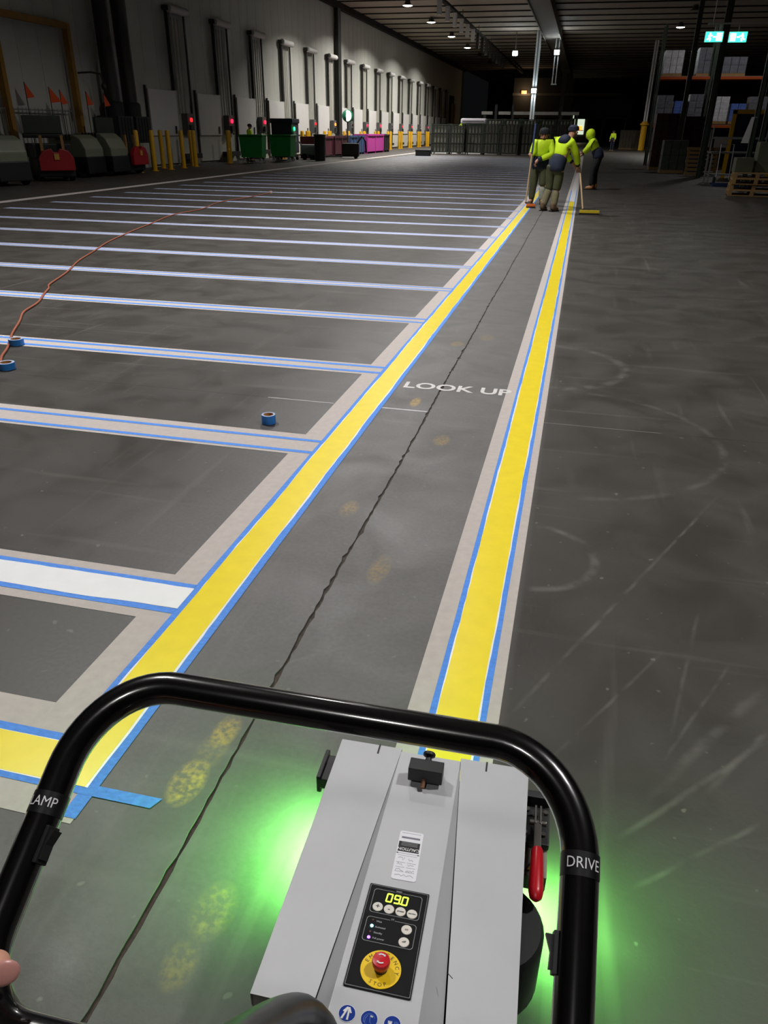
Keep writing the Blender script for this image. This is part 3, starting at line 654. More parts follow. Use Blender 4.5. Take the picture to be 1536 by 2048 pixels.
# ------------------------------------------------------------------ dock stations along the left wall
M_RAIL = mat('dark_rail', (36, 36, 33), 0.5)
M_DOOR = mat('white_door_leaf', (222, 220, 218), 0.42, var=.02, scale=2)
M_CBOX = mat('control_box_grey', (92, 94, 94), 0.5)
def sig(name, col, e): return mat(name, col, .3, emit=e)
def dock(x, y0, i, light):
    lab = '%s dock station on the white wall, counting from the camera' % ordinal(i+1)
    t = thing('dock_door', lab, 'dock door', (x, y0, 0), 0, 'dock stations along the white wall')
    MB().box(.02, .10, 0, 2.32, .1, 1.2).build('lower_panel', M_WALL, t)
    leaf = MB().box(.06, .16, 0, 2.32, 1.18, 2.88).build('door_leaf', M_DOOR, t, bevel=.01)
    MB().box(.16, .19, 1.95, 2.08, 1.25, 1.55).build('door_handle', M_DGREY, leaf)
    MB().box(.02, .10, -.09, -.01, .3, 3.0).build('guide_rail', M_RAIL, t)
    MB().box(.05, .20, 2.20, 2.36, 2.9, 5.75).build('guide_rail', M_RAIL, t)
    MB().box(.05, .12, 3.80, 3.88, 1.2, 5.75).build('guide_rail', M_RAIL, t)
    MB().cyl((.25, 2.20, 5.84), (.25, 3.80, 5.84), .15, n=14).build('roller_drum', M_DOOR, t, smooth=True)
    for yy in (2.05, 3.78): MB().box(.04, .28, yy, yy+.14, 5.75, 5.93).build('drum_bracket', M_RAIL, t, bevel=.02)
    for yy in (2.75, 3.0, 3.3): MB().cyl((.06, yy, 2.0), (.06, yy, 5.6), .025, n=6).build('conduit', mat('grey_conduit', (176, 172, 160), .5), t)
    cb = MB().box(.03, .30, 2.9, 3.45, 1.25, 2.05).build('control_box', M_CBOX, t, bevel=.01)
    MB().box(.30, .40, 3.0, 3.3, 1.35, 1.6).build('button_station', M_DGREY, cb)
    MB().cyl((.30, 3.2, 1.80), (.36, 3.2, 1.80),   .085 if light else .06, n=14).build('signal_lamp', light or sig('signal_off', (70, 20, 20), 0), cb)
    MB().box(.0, .35, 2.35, 3.95, .25, .45).build('kerb_buffer', M_DGREY, t)
    return t
RED = sig('signal_red', (255, 20, 50), 5); REDD = sig('signal_red_dim', (255, 40, 50), 1.2); AMB = sig('signal_amber', (255, 120, 40), 4)
LIGHTS = {0: REDD, 1: RED, 2: RED, 4: REDD, 5: AMB, 7: RED, 8: RED, 9: None, 10: REDD, 11: REDD, 13: REDD}
ROW0 = 31.0; PIT = 4.37
for i in range(17): dock(XW, ROW0+PIT*i, i, LIGHTS.get(i))
# steel column and conduit at the wall
o = MB().box(XW+.02, XW+.30, 57.1, 57.5, 0, ZC).box(XW+.30, XW+.34, 56.95, 57.65, 0, ZC).build('steel_column', M_RAIL); tag(o, 'dark steel column against the white wall', 'column')
# dark passage with a yellow frame near the end of the wall
o = thing('doorway', 'dark doorway with a yellow frame at the far end of the white wall', 'doorway', (XW, 106.5, 0))
MB().box(.02, .10, 0, 3.4, 0, 5.5).build('opening', mat('dark_opening', (14, 13, 11), .9), o)
MB().box(.10, .3, .9, 1.3, 0, 4.6).build('jamb', M_YST, o); MB().box(.10, .3, 3.1, 3.5, 0, 4.6).build('jamb', M_YST, o)
# bollards
bo_m = MB().lathe([(.0, 0), (.09, 0), (.09, 1.34), (.075, 1.385), (.04, 1.4), (.0, 1.4)], None, 16).mesh('bollard')
bl_m = MB().lathe([(.0, 0), (.15, 0), (.15, .015), (.0, .015)], None, 14).mesh('base_plate')
BY = [(-15.9, 27.15), (-15.95, 28.35), (-15.95, 29.6), (-16.1, 31.0), (-16.25, 32.4), (-16.4, 36.2), (-16.7, 30.4), (-16.7, 33.0), (-16.7, 37.0)]
for k in range(3, 17):
    yy = ROW0+PIT*k
    BY += [(-16.3, yy-1.15), (-16.5, yy-.2), (-16.3, yy+2.3), (-16.5, yy+3.0)]
for i, (x, y) in enumerate(BY):
    t = thing('bollard', 'yellow steel bollard, %s from the camera along the dock wall' % ordinal(i+1), 'bollard', (x, y, 0), 0, 'yellow bollards along the dock wall')
    o = link('post', bo_m, M_YST, t, True); link('base_plate', bl_m, M_YST, t)
# yellow portal frame
t = thing('portal_frame', 'yellow steel portal frame around the nearest wall opening', 'portal frame', (-17.25, 22.3, 0))
M_OCH = mat('dimmed_ochre', (150, 108, 26), .55, var=.1, scale=6)  # safety yellow darkened in its colour, standing in for the dim light here
MB().box(-.1, .1, -.09, .09, 0, 4.5).build('frame_post', M_OCH, t); MB().box(-.1, .1, 3.52, 3.70, 0, 4.5).build('frame_post', M_OCH, t); MB().box(-.09, .09, -2.5, 3.70, 4.36, 4.54).build('frame_beam', M_OCH, t)
t = thing('bracket_arm', 'small dark bracket arm beside the yellow portal frame', 'bracket', (XW, 26.6, 3.05))
MB().tube([(0, 0, .1), (.5, 0, .12), (.75, .2, .08), (.78, .25, -.25)], .03, 8).build('arm', M_RAIL, t); MB().ball((.78, .25, -.3), .09, .09, .12).build('nozzle', M_RAIL, t)
# twin ducts and hoppers
for k, (yy, lab) in enumerate(((27.75, 'nearer dark vertical duct above the grey hoppers'), (28.95, 'farther dark vertical duct above the grey hoppers'))):
    t = thing('extraction_duct', lab, 'duct', (-17.0, yy, 0), 0, 'twin ducts on the wall')
    MB().lathe([(.0, 2.1), (.27, 2.1), (.27, 8.74), (.0, 8.74)], None, 20).build('duct_pipe', M_RAIL, t, smooth=True)
    MB().lathe([(.0, 1.85), (.36, 1.85), (.36, 2.25), (.30, 2.32), (.0, 2.32)], None, 20).build('duct_collar', mat('soft_black', (20, 20, 20), .7), t, smooth=True)
    MB().box(-.45, .45, -.5, .5, .95, 1.85).build('hopper', M_DGREY, t, bevel=.03)
    for yv in (-.3, -.1, .1, .3): MB().box(.45, .48, yv-.03, yv+.03, 1.0, 1.8).build('hopper_rib', M_DGREY, t)
    for a in (-.4, .4):
        for b_ in (-.45, .45): MB().box(a-.04, a+.04, b_-.04, b_+.04, 0, .95).build('hopper_leg', M_RAIL, t)
M_TUG = mat('tug_grey_green', (112, 116, 98), .45, var=.04); M_TUGD = mat('tug_black', (18, 18, 22), .5); M_REDP = mat('bumper_red', (150, 16, 26), .4); M_FLAG = mat('flag_orange', (226, 84, 30), .7, var=.05)
def tug(x, y, rz, label, red, h=1.25):
    t = thing('electric_tug', label, 'electric tug', (x, y, 0), rz, 'tugs parked by the dock wall')
    MB().box(-.62, .75, -.52, .52, .12, .62).build('chassis', M_TUGD, t, bevel=.03)
    for a in (-.4, .5):
        for b_ in (-.45, .45): MB().lathe([(.0, -.07), (.16, -.07), (.18, -.04), (.18, .04), (.16, .07), (.0, .07)], Matrix.Translation((a, b_, .18)) @ Matrix.Rotation(math.pi/2, 4, 'X'), 16).build('wheel', M_RUB, t, smooth=True)
    if red:
        MB().prism([(-.5, .28), (.5, .28), (.5, .62), (.36, .82), (.12, .88), (.06, .78), (-.06, .78), (-.12, .88), (-.36, .82), (-.5, .62)], .0, .14, Matrix.Translation((.78, 0, .02)) @ Matrix(((0, 0, 1, 0), (1, 0, 0, 0), (0, 1, 0, 0), (0, 0, 0, 1)))).build('front_bumper', M_REDP, t, bevel=.02)
        MB().box(.91, .95, -.07, .07, .60, .76).build('badge', mat('badge_tan', (190, 140, 60), .5), t)
        MB().box(-.6, .45, -.55, .55, .62, 1.02).build('battery_box', M_TUGD, t, bevel=.03)
        MB().box(-.5, -.38, -.6, .6, 1.16, 1.30).build('backrest_pad', M_TUGD, t, bevel=.04)
        for b_ in (-.3, .3): MB().box(.5, .58, b_-.04, b_+.04, .6, 1.25).build('front_upright', mat('tan_upright', (150, 112, 60), .5), t)
        MB().box(-.45, -.35, -.55, .55, 1.30, 1.78).build('load_guard', M_DGRN, t)
    else:
        MB().prism([(-.6, .2), (.62, .2), (.72, .35), (.72, .85), (.55, 1.15), (.35, h), (-.6, h)], -.5, .5, Matrix(((1, 0, 0, 0), (0, 0, 1, 0), (0, 1, 0, 0), (0, 0, 0, 1)))).build('counterweight', M_TUG, t, bevel=.04)
        for k in range(5): MB().box(-.3+.12*k, -.24+.12*k, -.51, .51, h-.16, h+.005).build('vent_slot', M_TUGD, t)
    MB().cyl((-.5, .4, .6), (-.5, .4, 2.55), .014, n=6).build('flag_pole', M_DGREY, t)
    MB().add([(-.5, .41, 2.55), (-.5, .41, 2.12), (-.46, .72, 2.16), (-.5, .39, 2.55), (-.5, .39, 2.12), (-.46, .70, 2.16)], [(0, 1, 2), (3, 5, 4), (0, 2, 5, 3), (1, 4, 5, 2), (0, 3, 4, 1)]).build('flag', M_FLAG, t)
    return t
tug(-15.9, 19.6, -.25, 'grey green tug at the left edge of the picture', False)
tug(-15.95, 22.1, -.75, 'black tug with a red bumper and two orange flags behind it', True)
tug(-16.3, 23.95, 0, 'grey tug beside the red bumper tug, nearer of the pair', False)
tug(-16.1, 25.1, 0, 'grey tug under the ducts, farther of the pair', False, 1.3)
tug(-16.2, 26.3, 0, 'black tug with a red bumper behind the first bollard', True)
t = thing('safety_flag', 'thin pole with an orange flag above the red bumper tug', 'flag', (-17.1, 23.05, 0))
MB().cyl((0, 0, 0), (0, 0, 2.7), .014, n=6).cyl((0, 0, 0), (0, 0, .04), .15, n=12).build('flag_pole', M_DGREY, t); MB().add([(0, .01, 2.7), (0, .01, 2.25), (.05, .34, 2.3), (0, -.01, 2.7), (0, -.01, 2.25), (.05, .32, 2.3)], [(0, 1, 2), (3, 5, 4), (0, 2, 5, 3), (1, 4, 5, 2), (0, 3, 4, 1)]).build('flag', M_FLAG, t)
t = thing('wall_grille', 'pale wire grille against the wall behind the tugs', 'grille', (-17.3, 21.4, 0))
for k in range(22): MB().cyl((0, k*.2, .3), (0, k*.2, 2.0), .012, n=5).build('bar', M_GALV, t)
for z in (.35, 1.95): MB().cyl((0, 0, z), (0, 4.2, z), .02, n=6).build('rail', M_GALV, t)

# ------------------------------------------------------------------ carts, crates and bins along the bay edge
M_GREEN = mat('cart_green', (22, 128, 52), .5, var=.06, scale=3); M_NAVY = mat('navy_fabric', (28, 32, 52), .8, var=.1, scale=6)
def tub_cart(x, y, rz, label):
    t = thing('tub_cart', label, 'cart', (x, y, 0), rz, 'green tub carts')
    b0 = [(-.5, -.42), (.5, -.42), (.5, .42), (-.5, .42)]; w = 1.12
    vs = [(p[0], p[1], .25) for p in b0]+[(p[0]*w, p[1]*w, 1.2) for p in b0]+[(p[0]*w*.94, p[1]*w*.94, 1.2) for p in b0]+[(p[0]*.94, p[1]*.94, .3) for p in b0]
    fs = [(3, 2, 1, 0), (12, 13, 14, 15)]
    for i in range(4): j = (i+1) % 4; fs += [(i, j, 4+j, 4+i), (4+i, 4+j, 8+j, 8+i), (8+i, 8+j, 12+j, 12+i)]
    MB().add(vs, fs).build('tub', M_GREEN, t)
    MB().tube([(-.57, -.5, 1.2), (.57, -.5, 1.2), (.57, .5, 1.2), (-.57, .5, 1.2)], .035, 8, closed=True).build('rim', M_GREEN, t)
    for a in (-.4, .4):
        for b_ in (-.34, .34):
            MB().lathe([(.0, -.03), (.10, -.03), (.11, 0), (.10, .03), (.0, .03)], Matrix.Translation((a, b_, .11)) @ Matrix.Rotation(math.pi/2, 4, 'X'), 14).build('castor', mat('castor_white', (186, 190, 190), .4), t, smooth=True)
            MB().box(a-.03, a+.03, b_-.05, b_+.05, .12, .27).build('castor_fork', M_GALV, t)
    return t
tub_cart(-15.6, 37.3, .15, 'larger looking green tub cart, nearer of the two')
tub_cart(-14.9, 39.5, .05, 'green tub cart beside the navy covered cage')
t = thing('roll_cage', 'tall roll cage with a navy cover behind the green carts', 'roll cage', (-15.5, 41.5, 0), .1)
MB().box(-.55, .55, -.75, .75, .35, 1.95).build('cover', M_NAVY, t, bevel=.05); MB().box(-.6, .6, -.8, .8, 1.75, 1.97).build('cover_top', M_NAVY, t, bevel=.05)
MB().box(.56, .6, -.55, -.05, .9, 1.6).build('side_board', M_GALV, t); MB().box(-.5, .5, -.7, .7, .15, .25).build('base', M_DGREY, t)
for a in (-.45, .45):
    for b_ in (-.6, .6): MB().cyl((a, b_-.03, .08), (a, b_+.03, .08), .08, n=12).build('castor', M_RUB, t)
MB().cyl((.62, -.55, 1.50), (.66, -.55, 1.50), .09, n=12).build('green_indicator', sig('signal_green', (30, 255, 120), 6), t)
t = thing('floor_scrubber', 'small grey floor scrubber beside the navy cage', 'scrubber', (-14.6, 43.0, 0), .3)
MB().box(-.55, .45, -.35, .35, .2, .75).build('tank', M_GALV, t, bevel=.1); MB().cyl((.3, 0, .02), (.3, 0, .2), .38, n=20).build('brush_deck', M_DGRN, t); MB().tube([(-.5, -.3, .7), (-.8, -.3, 1.05), (-.8, .3, 1.05), (-.5, .3, .7)], .025, 8).build('push_bar', M_RAIL, t); MB().cyl((-.35, -.4, .15), (-.35, .4, .15), .15, n=14).build('wheel', M_RUB, t)
t = thing('waste_bin', 'tall black waste bin standing beside the maroon crates', 'bin', (-13.6, 41.5, 0))
MB().lathe([(.0, 0), (.27, 0), (.30, 1.2), (.31, 1.22), (.29, 1.25), (.0, 1.25)], None, 20).build('body', mat('bin_black', (24, 25, 25), .5), t, smooth=True); MB().lathe([(.31, 1.18), (.33, 1.2), (.33, 1.25), (.30, 1.27), (.0, 1.27)], None, 20).build('rim', M_DGREY, t, smooth=True)
def crate(x, y0, y1, h, col, label, deep=1.0, z0=.12):
    t = thing('pallet_crate', label, 'crate', (x, y0, 0)); w = y1-y0; m = mat('crate_%d_%d_%d' % col, col, .55, var=.05, scale=3)
    for b_ in (.02, w/2-.05, w-.12): MB().box(0, deep, b_, b_+.10, 0, z0).build('runner', m, t)
    b = MB().box(0, deep, 0, w, z0, z0+.06); b.box(0, .05, 0, w, z0, h); b.box(deep-.05, deep, 0, w, z0, h); b.box(0, deep, 0, .05, z0, h); b.box(0, deep, w-.05, w, z0, h); b.build('wall_set', m, t, bevel=.01)
    for k in range(3): MB().box(deep, deep+.03, .1+k*(w-.3)/2, .2+k*(w-.3)/2, z0+.05, h-.05).build('rib', m, t)
    MB().box(deep, deep+.04, 0, w, h-.1, h).build('rim', m, t)
    return t
crate(-15.9, 44.9, 48.1, 1.12, (84, 22, 40), 'maroon pallet crate, nearer of the two by the wall'); crate(-15.9, 48.3, 51.5, 1.12, (74, 20, 36), 'maroon pallet crate, farther of the two by the wall')
crate(-15.9, 51.8, 53.6, 1.14, (52, 78, 120), 'blue pallet crate between the maroon and magenta crates'); crate(-15.9, 53.9, 55.4, 1.14, (52, 78, 120), 'blue pallet crate touching the magenta crate')
crate(-15.8, 55.7, 60.6, 1.22, (196, 62, 160), 'bright magenta pallet crate by the dock wall'); crate(-15.8, 60.8, 62.4, 1.2, (34, 26, 28), 'black crate at the end of the coloured crates')
t = thing('pallet_jack', 'black pallet jack with a curved handle in front of the magenta crate', 'pallet jack', (-13.2, 46.0, 0), .2)
MB().box(-.5, .5, -.3, .3, .1, .8).build('motor_cover', M_TUGD, t, bevel=.08); MB().tube([(.3, 0, .7), (.65, 0, 1.15), (.85, 0, .9), (.9, 0, .3)], .05, 10).build('curved_arm', M_TUGD, t); MB().box(-1.5, -.5, -.28, -.12, .06, .12).box(-1.5, -.5, .12, .28, .06, .12).build('fork', M_DGREY, t)
for b_ in (-.25, .25): MB().cyl((.3, b_-.05, .1), (.3, b_+.05, .1), .1, n=14).build('wheel', M_RUB, t)
t = thing('stand_lamp', 'glowing round lamp on a stand by the dock wall', 'lamp', (-14.6, 50.2, 0))
MB().cyl((0, 0, 0), (0, 0, 1.95), .04, n=10).cyl((0, 0, 0), (0, 0, .03), .3, n=16).build('stand', M_RAIL, t); MB().lathe([(.0, -.05), (.34, -.05), (.36, .04), (.2, .12), (.0, .14)], Matrix.Translation((.02, -.05, 2.25)) @ Matrix.Rotation(math.radians(90), 4, 'X') @ Matrix.Rotation(math.radians(35), 4, 'Y'), 20).build('lamp_shade', mat('lamp_green_rim', (40, 120, 90), .4), t)
MB().ball((.03, -.12, 2.25), .26, .12, .30).build('bulb', sig('lamp_glow', (255, 244, 205), 5), t)
t = thing('low_box', 'low black box on the floor at the end of the bays', 'box', (-10.4, 53.6, 0)); MB().box(-.48, .48, -.2, .2, 0, .33).build('body', mat('box_black', (14, 14, 14), .6), t, bevel=.02); MB().box(-.5, .5, -.22, .22, .30, .36).build('lid', mat('box_black', (14, 14, 14), .6), t)

# ------------------------------------------------------------------ stacked stillages across the end of the bays
M_STIL = mat('stillage_grey_green', (104, 106, 96), .6, var=.12, scale=3)
def stillage(x, y, w, h, label):
    t = thing('stillage', label, 'stillage', (x, y, 0), 0, 'grey stillages across the end of the bays')
    MB().box(.04, w-.04, .04, 1.16, .14, h-.12).build('load', M_STIL, t)
    for a in (0, w-.07):
        for b_ in (0, 1.13): MB().box(a, a+.07, b_, b_+.07, 0, h).build('corner_post', M_DGRN, t)
    for z in (.12, h*.36, h*.68, h-.1): MB().box(0, w, -.01, .05, z, z+.06).build('rail', M_DGRN, t)
    for k in range(5): MB().box(.12+k*(w-.28)/4, .16+k*(w-.28)/4, .0, .04, .14, h-.08).build('slat', M_DGREY, t)
    return t
sx0 = -10.75; ws = [1.25, 1.15, 1.25, 1.2, 1.35, 1.25, 1.1, .95]
for i, w in enumerate(ws):
    stillage(sx0, 58.3+(.25 if i in (2, 5) else 0), w-.04, 1.95 if i < 3 else 2.0, 'grey stillage, %s from the left in the row across the bays' % ORD[i]); sx0 += w
for i in range(5): stillage(-7.4+1.3*i, 62.5, 1.2, 2.35, 'grey stillage in the rear row, %s from the left' % ORD[i])

# ------------------------------------------------------------------ equipment at the far end
t = thing('conveyor', 'long pale overhead conveyor rail beyond the stillages', 'conveyor', (-10.6, 85, 0))
for k, (a, b_) in enumerate(((0, 1.1), (1.7, 2.9), (3.2, 7.6), (7.9, 9.6))): MB().box(a, b_, 0, .5, 3.0, 3.28).build('rail_section', mat('pale_rail', (150, 150, 148), .5), t)
for a in (.2, 1.3, 3.0, 5.2, 7.75, 9.3): MB().box(a, a+.25, .1, .4, 0, 3.9 if a in (1.3, 3.0, 7.75) else 3.0).build('support', mat('soft_black', (20, 20, 20), .7), t)
for k in range(9): MB().cyl((.6+k*.95, .1, 2.1), (.6+k*.95, .1, 2.5), .16, n=10).build('roller', mat('roller_ochre', (110, 100, 70), .6), t)
t = thing('wrapped_bale', 'white wrapped bale lying on top of the stillages', 'bale', (-7.7, 58.9, 1.95)); MB().box(-1.05, .75, -.35, .35, 0, .34).build('wrap', mat('white_wrap', (190, 186, 196), .5), t, bevel=.12, seg=3); MB().box(-.9, .6, -.36, .36, .15, .18).build('strap', M_DGREY, t)
def column(name, x, y, w, h, m, label, yb=0):
    t = thing(name, label, 'column', (x, y, 0))
    MB().box(-w/2, w/2, -w/2, -w/2+.05, 0, h).box(-w/2, w/2, w/2-.05, w/2, 0, h).box(-.03, .03, -w/2, w/2, 0, h).build('column_shaft', m, t)
    if yb: MB().lathe([(.0, 0), (w*.85, 0), (w*.85, yb), (.0, yb)], None, 16).build('column_guard', M_YST, t, smooth=True); MB().lathe([(w*.8, yb*.86), (w*1.25, yb*.88), (w*1.25, yb*.93), (w*.8, yb*.95)], None, 16).build('guard_ring', M_YST, t, smooth=True)
    MB().box(-w*.8, w*.8, -w*.8, w*.8, 0, .03).build('base_plate', M_RAIL, t)
    return t
column('steel_column', -4.9, 75, .38, ZC, mat('column_pale', (214, 222, 226), .5), 'pale slim steel column behind the three workers')
column('steel_column', 5.27, 84, .34, ZC, mat('column_white', (236, 232, 232), .5), 'white steel column with a yellow guard on the right', 2.5)
column('steel_column', -3.6, 110, .5, ZC, mat('column_grey', (110, 108, 104), .5), 'dim grey steel column far down the hall')
M_FLOOD = mat('flood_face', (240, 250, 255), .3, emit=40, ecol=(232, 246, 255))
def flood(x, y, z, label, post=None):
    t = thing('flood_lamp', label, 'flood lamp', (x, y, z), 0, 'small flood lamps')
    MB().box(-.24, .24, -.08, .10, -.2, .2).build('housing', M_HOUS, t, bevel=.02); MB().box(-.2, .2, -.10, -.08, -.17, .17).build('lamp_face', M_FLOOD, t); MB().box(-.3, .3, .0, .05, -.03, .03).build('yoke', M_HOUS, t)
    if post: MB().cyl((0, .12, 0), (0, .12, ZC-z), .03, n=6).build('hanger', M_HOUS, t)
    ld = bpy.data.lights.new('flood_light', 'POINT'); ld.energy = 60; ld.color = (.88, .96, 1); ld.shadow_soft_size = .15
    lo = bpy.data.objects.new('flood_light', ld); COL.objects.link(lo); lo.parent = t; lo.location = (0, -.4, -.05)
    return t
flood(-4.9, 74.6, 4.65, 'flood lamp fixed to the pale slim column')
flood(-6.8, 75, 7.45, 'left one of the two high flood lamps above the workers', 1)
flood(-3.3, 75, 7.5, 'right one of the two high flood lamps above the workers', 1)
t = thing('drop_conduit', 'pair of pale conduits hanging below the right flood lamp', 'conduit', (-3.3, 75.2, 5.2))
for a in (-.14, .14): MB().cyl((a, 0, 0), (a, 0, 8.53-5.2), .05, n=8).build('conduit', M_GALV, t)
MB().box(-.24, .24, -.08, .08, -.08, .02).build('end_box', M_GALV, t)
# cable tray with hanging droppers
t = thing('cable_tray', 'long cable tray under the ceiling with hanging white droppers', 'cable tray', (-9.5, 50, 8.55))
MB().box(-.12, .12, 0, 70, -.05, 0).box(-.13, -.11, 0, 70, -.05, .1).box(.11, .13, 0, 70, -.05, .1).build('tray', M_PURL, t)
for k in range(14): MB().box(-.12, .12, 2.5+k*3.0, 2.85+k*3.0, -.85 if k < 6 else -1.1, -.05).build('dropper', M_WHITE if k < 6 else M_RAIL, t)
for k in range(8): MB().box(-.02, .02, 3+k*9, 3.06+k*9, 0, .55).build('tray_hanger', M_RAIL, t)
t = thing('mezzanine', 'dim mezzanine block with an orange wall lamp at the far end', 'mezzanine', (-10, 118, 0))
M_MEZ = mat('mezzanine_cladding', (70, 66, 60), .8, var=.06)
MB().box(-.5, 7.5, 0, 6, 3.2, 8.0).build('front', M_MEZ, t); MB().box(-.6, 14, -.1, 0, 5.9, 6.2).build('fascia', M_BEAM, t); MB().box(8.0, 15.5, .5, 6, 3.2, 5.6).build('front', M_DARKW, t)
for a in (0, 4, 8, 12, 15): MB().box(a-.15, a+.15, .1, .4, 0, 3.2).build('leg', M_RAIL, t)
MB().box(.6, 1.3, -.3, -.1, 6.1, 6.5).build('wall_lamp', sig('lamp_orange', (255, 176, 110), 1.2), t)
ld = bpy.data.lights.new('wall_light', 'POINT'); ld.energy = 45; ld.color = (1, .72, .45); ld.shadow_soft_size = .2
lo = bpy.data.objects.new('wall_light', ld); COL.objects.link(lo); lo.parent = t; lo.location = (1.2, -1.0, 6.2)
t = thing('lit_doorway', 'small bright doorway behind the workers at the far end', 'doorway', (-1.6, 140, 0))
MB().box(-2.6, 1.6, 0, .4, 0, 5.2).build('frame', mat('pale_frame', (150, 146, 138), .6), t); MB().box(-.9, 1.0, -.06, 0, 1.2, 4.2).build('bright_panel', sig('door_glow', (225, 240, 215), .9), t)
MB().box(-.6, -.1, -.1, -.06, 1.7, 2.3).build('signal_lamp', sig('signal_yellow', (255, 240, 40), 6), t); MB().box(.2, .7, -.1, -.06, 1.8, 2.4).build('signal_lamp', AMB, t)

# ------------------------------------------------------------------ exit signs and right hand storage
M_EXIT = mat('exit_green', (40, 230, 170), .4, emit=3.0, ecol=(50, 235, 175)); M_EXITW = mat('exit_white', (240, 255, 250), .4, emit=8, ecol=(225, 255, 245))
def exit_sign(x, z, label, flip):
    t = thing('exit_sign', label, 'exit sign', (x, 20, z), 0, 'green exit signs')
    MB().box(-.185, .185, 0, .05, -.1, .1).build('sign_case', M_WHITE, t, bevel=.008); MB().box(-.178, .178, -.004, 0, -.093, .093).build('sign_face', M_EXIT, t)
    s = -1 if flip else 1
    f = MB(); f.ball((s*-.085, -.006, .055), .018, .004, .02); f.tube([(s*-.08, -.006, .035), (s*-.095, -.006, -.01), (s*-.07, -.006, -.035), (s*-.085, -.006, -.075)], .014, 6); f.tube([(s*-.095, -.006, -.01), (s*-.12, -.006, -.04), (s*-.145, -.006, -.045)], .012, 6); f.tube([(s*-.083, -.006, .03), (s*-.05, -.006, .012), (s*-.04, -.006, .03)], .009, 6); f.tube([(s*-.083, -.006, .03), (s*-.12, -.006, .012)], .009, 6)
    f.build('running_figure', M_EXITW, t)
    MB().box(s*.10-.055, s*.10+.055, -.008, -.004, -.07, .07).build('doorway_symbol', M_EXITW, t)
    a = MB().box(-.02, .035, -.009, -.004, -.012, .012); a.build('arrow_symbol', M_EXITW, t)
    MB().cyl((0, .02, .1), (0, .02, .22), .012, n=6).build('hanger', M_GALV, t)
    return t
exit_sign(2.41, 3.36, 'green exit sign left of the dark post', False); exit_sign(2.89, 3.35, 'green exit sign right of the dark post', True)
t = thing('sign_rail', 'thin pale rail that carries the two exit signs', 'rail', (2.25, 20.02, 3.585)); MB().box(0, 2.6, -.012, .012, 0, .03).build('rail', M_GALV, t); MB().cyl((.1, 0, .03), (.1, 0, ZC-3.56), .01, n=6).cyl((2.5, 0, .03), (2.5, 0, ZC-3.56), .01, n=6).build('drop_rod', M_GALV, t)
M_POST = mat('post_dark_green', (52, 64, 52), .5, var=.08)
def post(x, y, w, h, label, m=M_POST):
    t = thing('rack_post', label, 'post', (x, y, 0), 0, 'dark posts on the right')
    MB().box(-w/2, w/2, -w/2, -w/2+.02, 0, h).box(-w/2, -w/2+.02, -w/2, w/2, 0, h).box(w/2-.02, w/2, -w/2, w/2, 0, h).build('upright', m, t); MB().box(-w, w, -w, w, 0, .015).build('foot_plate', m, t)
    for k in range(int(h/.8)): MB().box(-w/2+.02, w/2-.02, w/2-.03, w/2, .4+k*.8, .44+k*.8).build('lacing', m, t)
post(4.52, 34.4, .22, ZC-.08, 'dark green post between the two exit signs')
# pallet racks
M_OR = mat('rack_orange', (176, 78, 28), .45); 
def rack(x, y, w, h, levels, label, d=1.1):
    t = thing('pallet_rack', label, 'pallet rack', (x, y, 0), 0, 'pallet racks on the right')
    for a in (0, w):
        for b_ in (0, d): MB().box(a-.05, a+.05, b_-.04, b_+.04, 0, h).build('upright', M_POST, t)
        for k in range(int(h/1.2)): MB().tube([(a, 0, .3+1.2*k), (a, d, .9+1.2*k)], .015, 5).build('brace', M_POST, t)
    for z in levels:
        for b_ in (0, d): MB().box(.05, w-.05, b_-.025, b_+.025, z-.12, z).build('beam', M_OR, t)
        MB().box(.05, w-.05, .03, d-.03, z, z+.02).build('shelf_deck', M_GALV, t)
    return t
rack(3.15, 44.5, 2.42, 6.2, (1.9, 4.0), 'nearest pallet rack bay behind the wrapped pallets, left'); rack(5.75, 44.5, 2.7, 6.2, (1.9, 4.0), 'pallet rack bay to the right of the nearest left bay'); rack(8.55, 44.5, 2.7, 6.2, (1.9, 4.0), 'rightmost pallet rack bay with crates')
RB = random.Random(11)
WRAPS = [mat('wrap_white', (206, 206, 212), .25, var=.25, scale=9), mat('wrap_blue', (92, 120, 196), .3, var=.3, scale=8), mat('wrap_grey', (110, 112, 120), .3, var=.3, scale=9), mat('wrap_navy', (22, 26, 50), .4, var=.2), mat('wrap_maroon', (64, 20, 26), .5, var=.2)]
def goods(x, y, z, w, d, h, m, label, grp):
    t = thing('wrapped_load', label, 'wrapped load', (x, y, z), RB.uniform(-.04, .04), grp)
    MB().box(0, w, 0, d, 0, .12).build('pallet_base', mat('pallet_wood', (150, 118, 72), .75, var=.15, scale=12), t)
    nx, nz = max(1, int(w/.3)), max(1, int((h-.12)/.25))
    for i in range(nx):
        for k in range(nz):
            g = RB.uniform(.0, .02); MB().box(i*w/nx+.01, (i+1)*w/nx-.01, g, d-g, .12+k*(h-.12)/nz+.006, .12+(k+1)*(h-.12)/nz).build('carton', m, t)
    return t
NAMES = ['white', 'blue', 'grey', 'navy', 'maroon']
spec = [(3.25, 2, .76, 1.25, 1.95), (4.08, 1, .62, 1.0, 1.95), (4.76, 2, .68, 1.3, 1.95), (5.85, 0, .8, 1.2, 1.95), (6.75, 1, .7, .9, 1.95), (7.55, 2, .85, 1.2, 1.95), (8.65, 3, .9, 1.3, 1.95), (9.7, 2, 1.0, 1.1, 1.95), (3.28, 0, .9, 1.1, 4.02), (4.85, 2, .6, 1.2, 4.02), (6.0, 2, 1.1, .8, 4.02)]
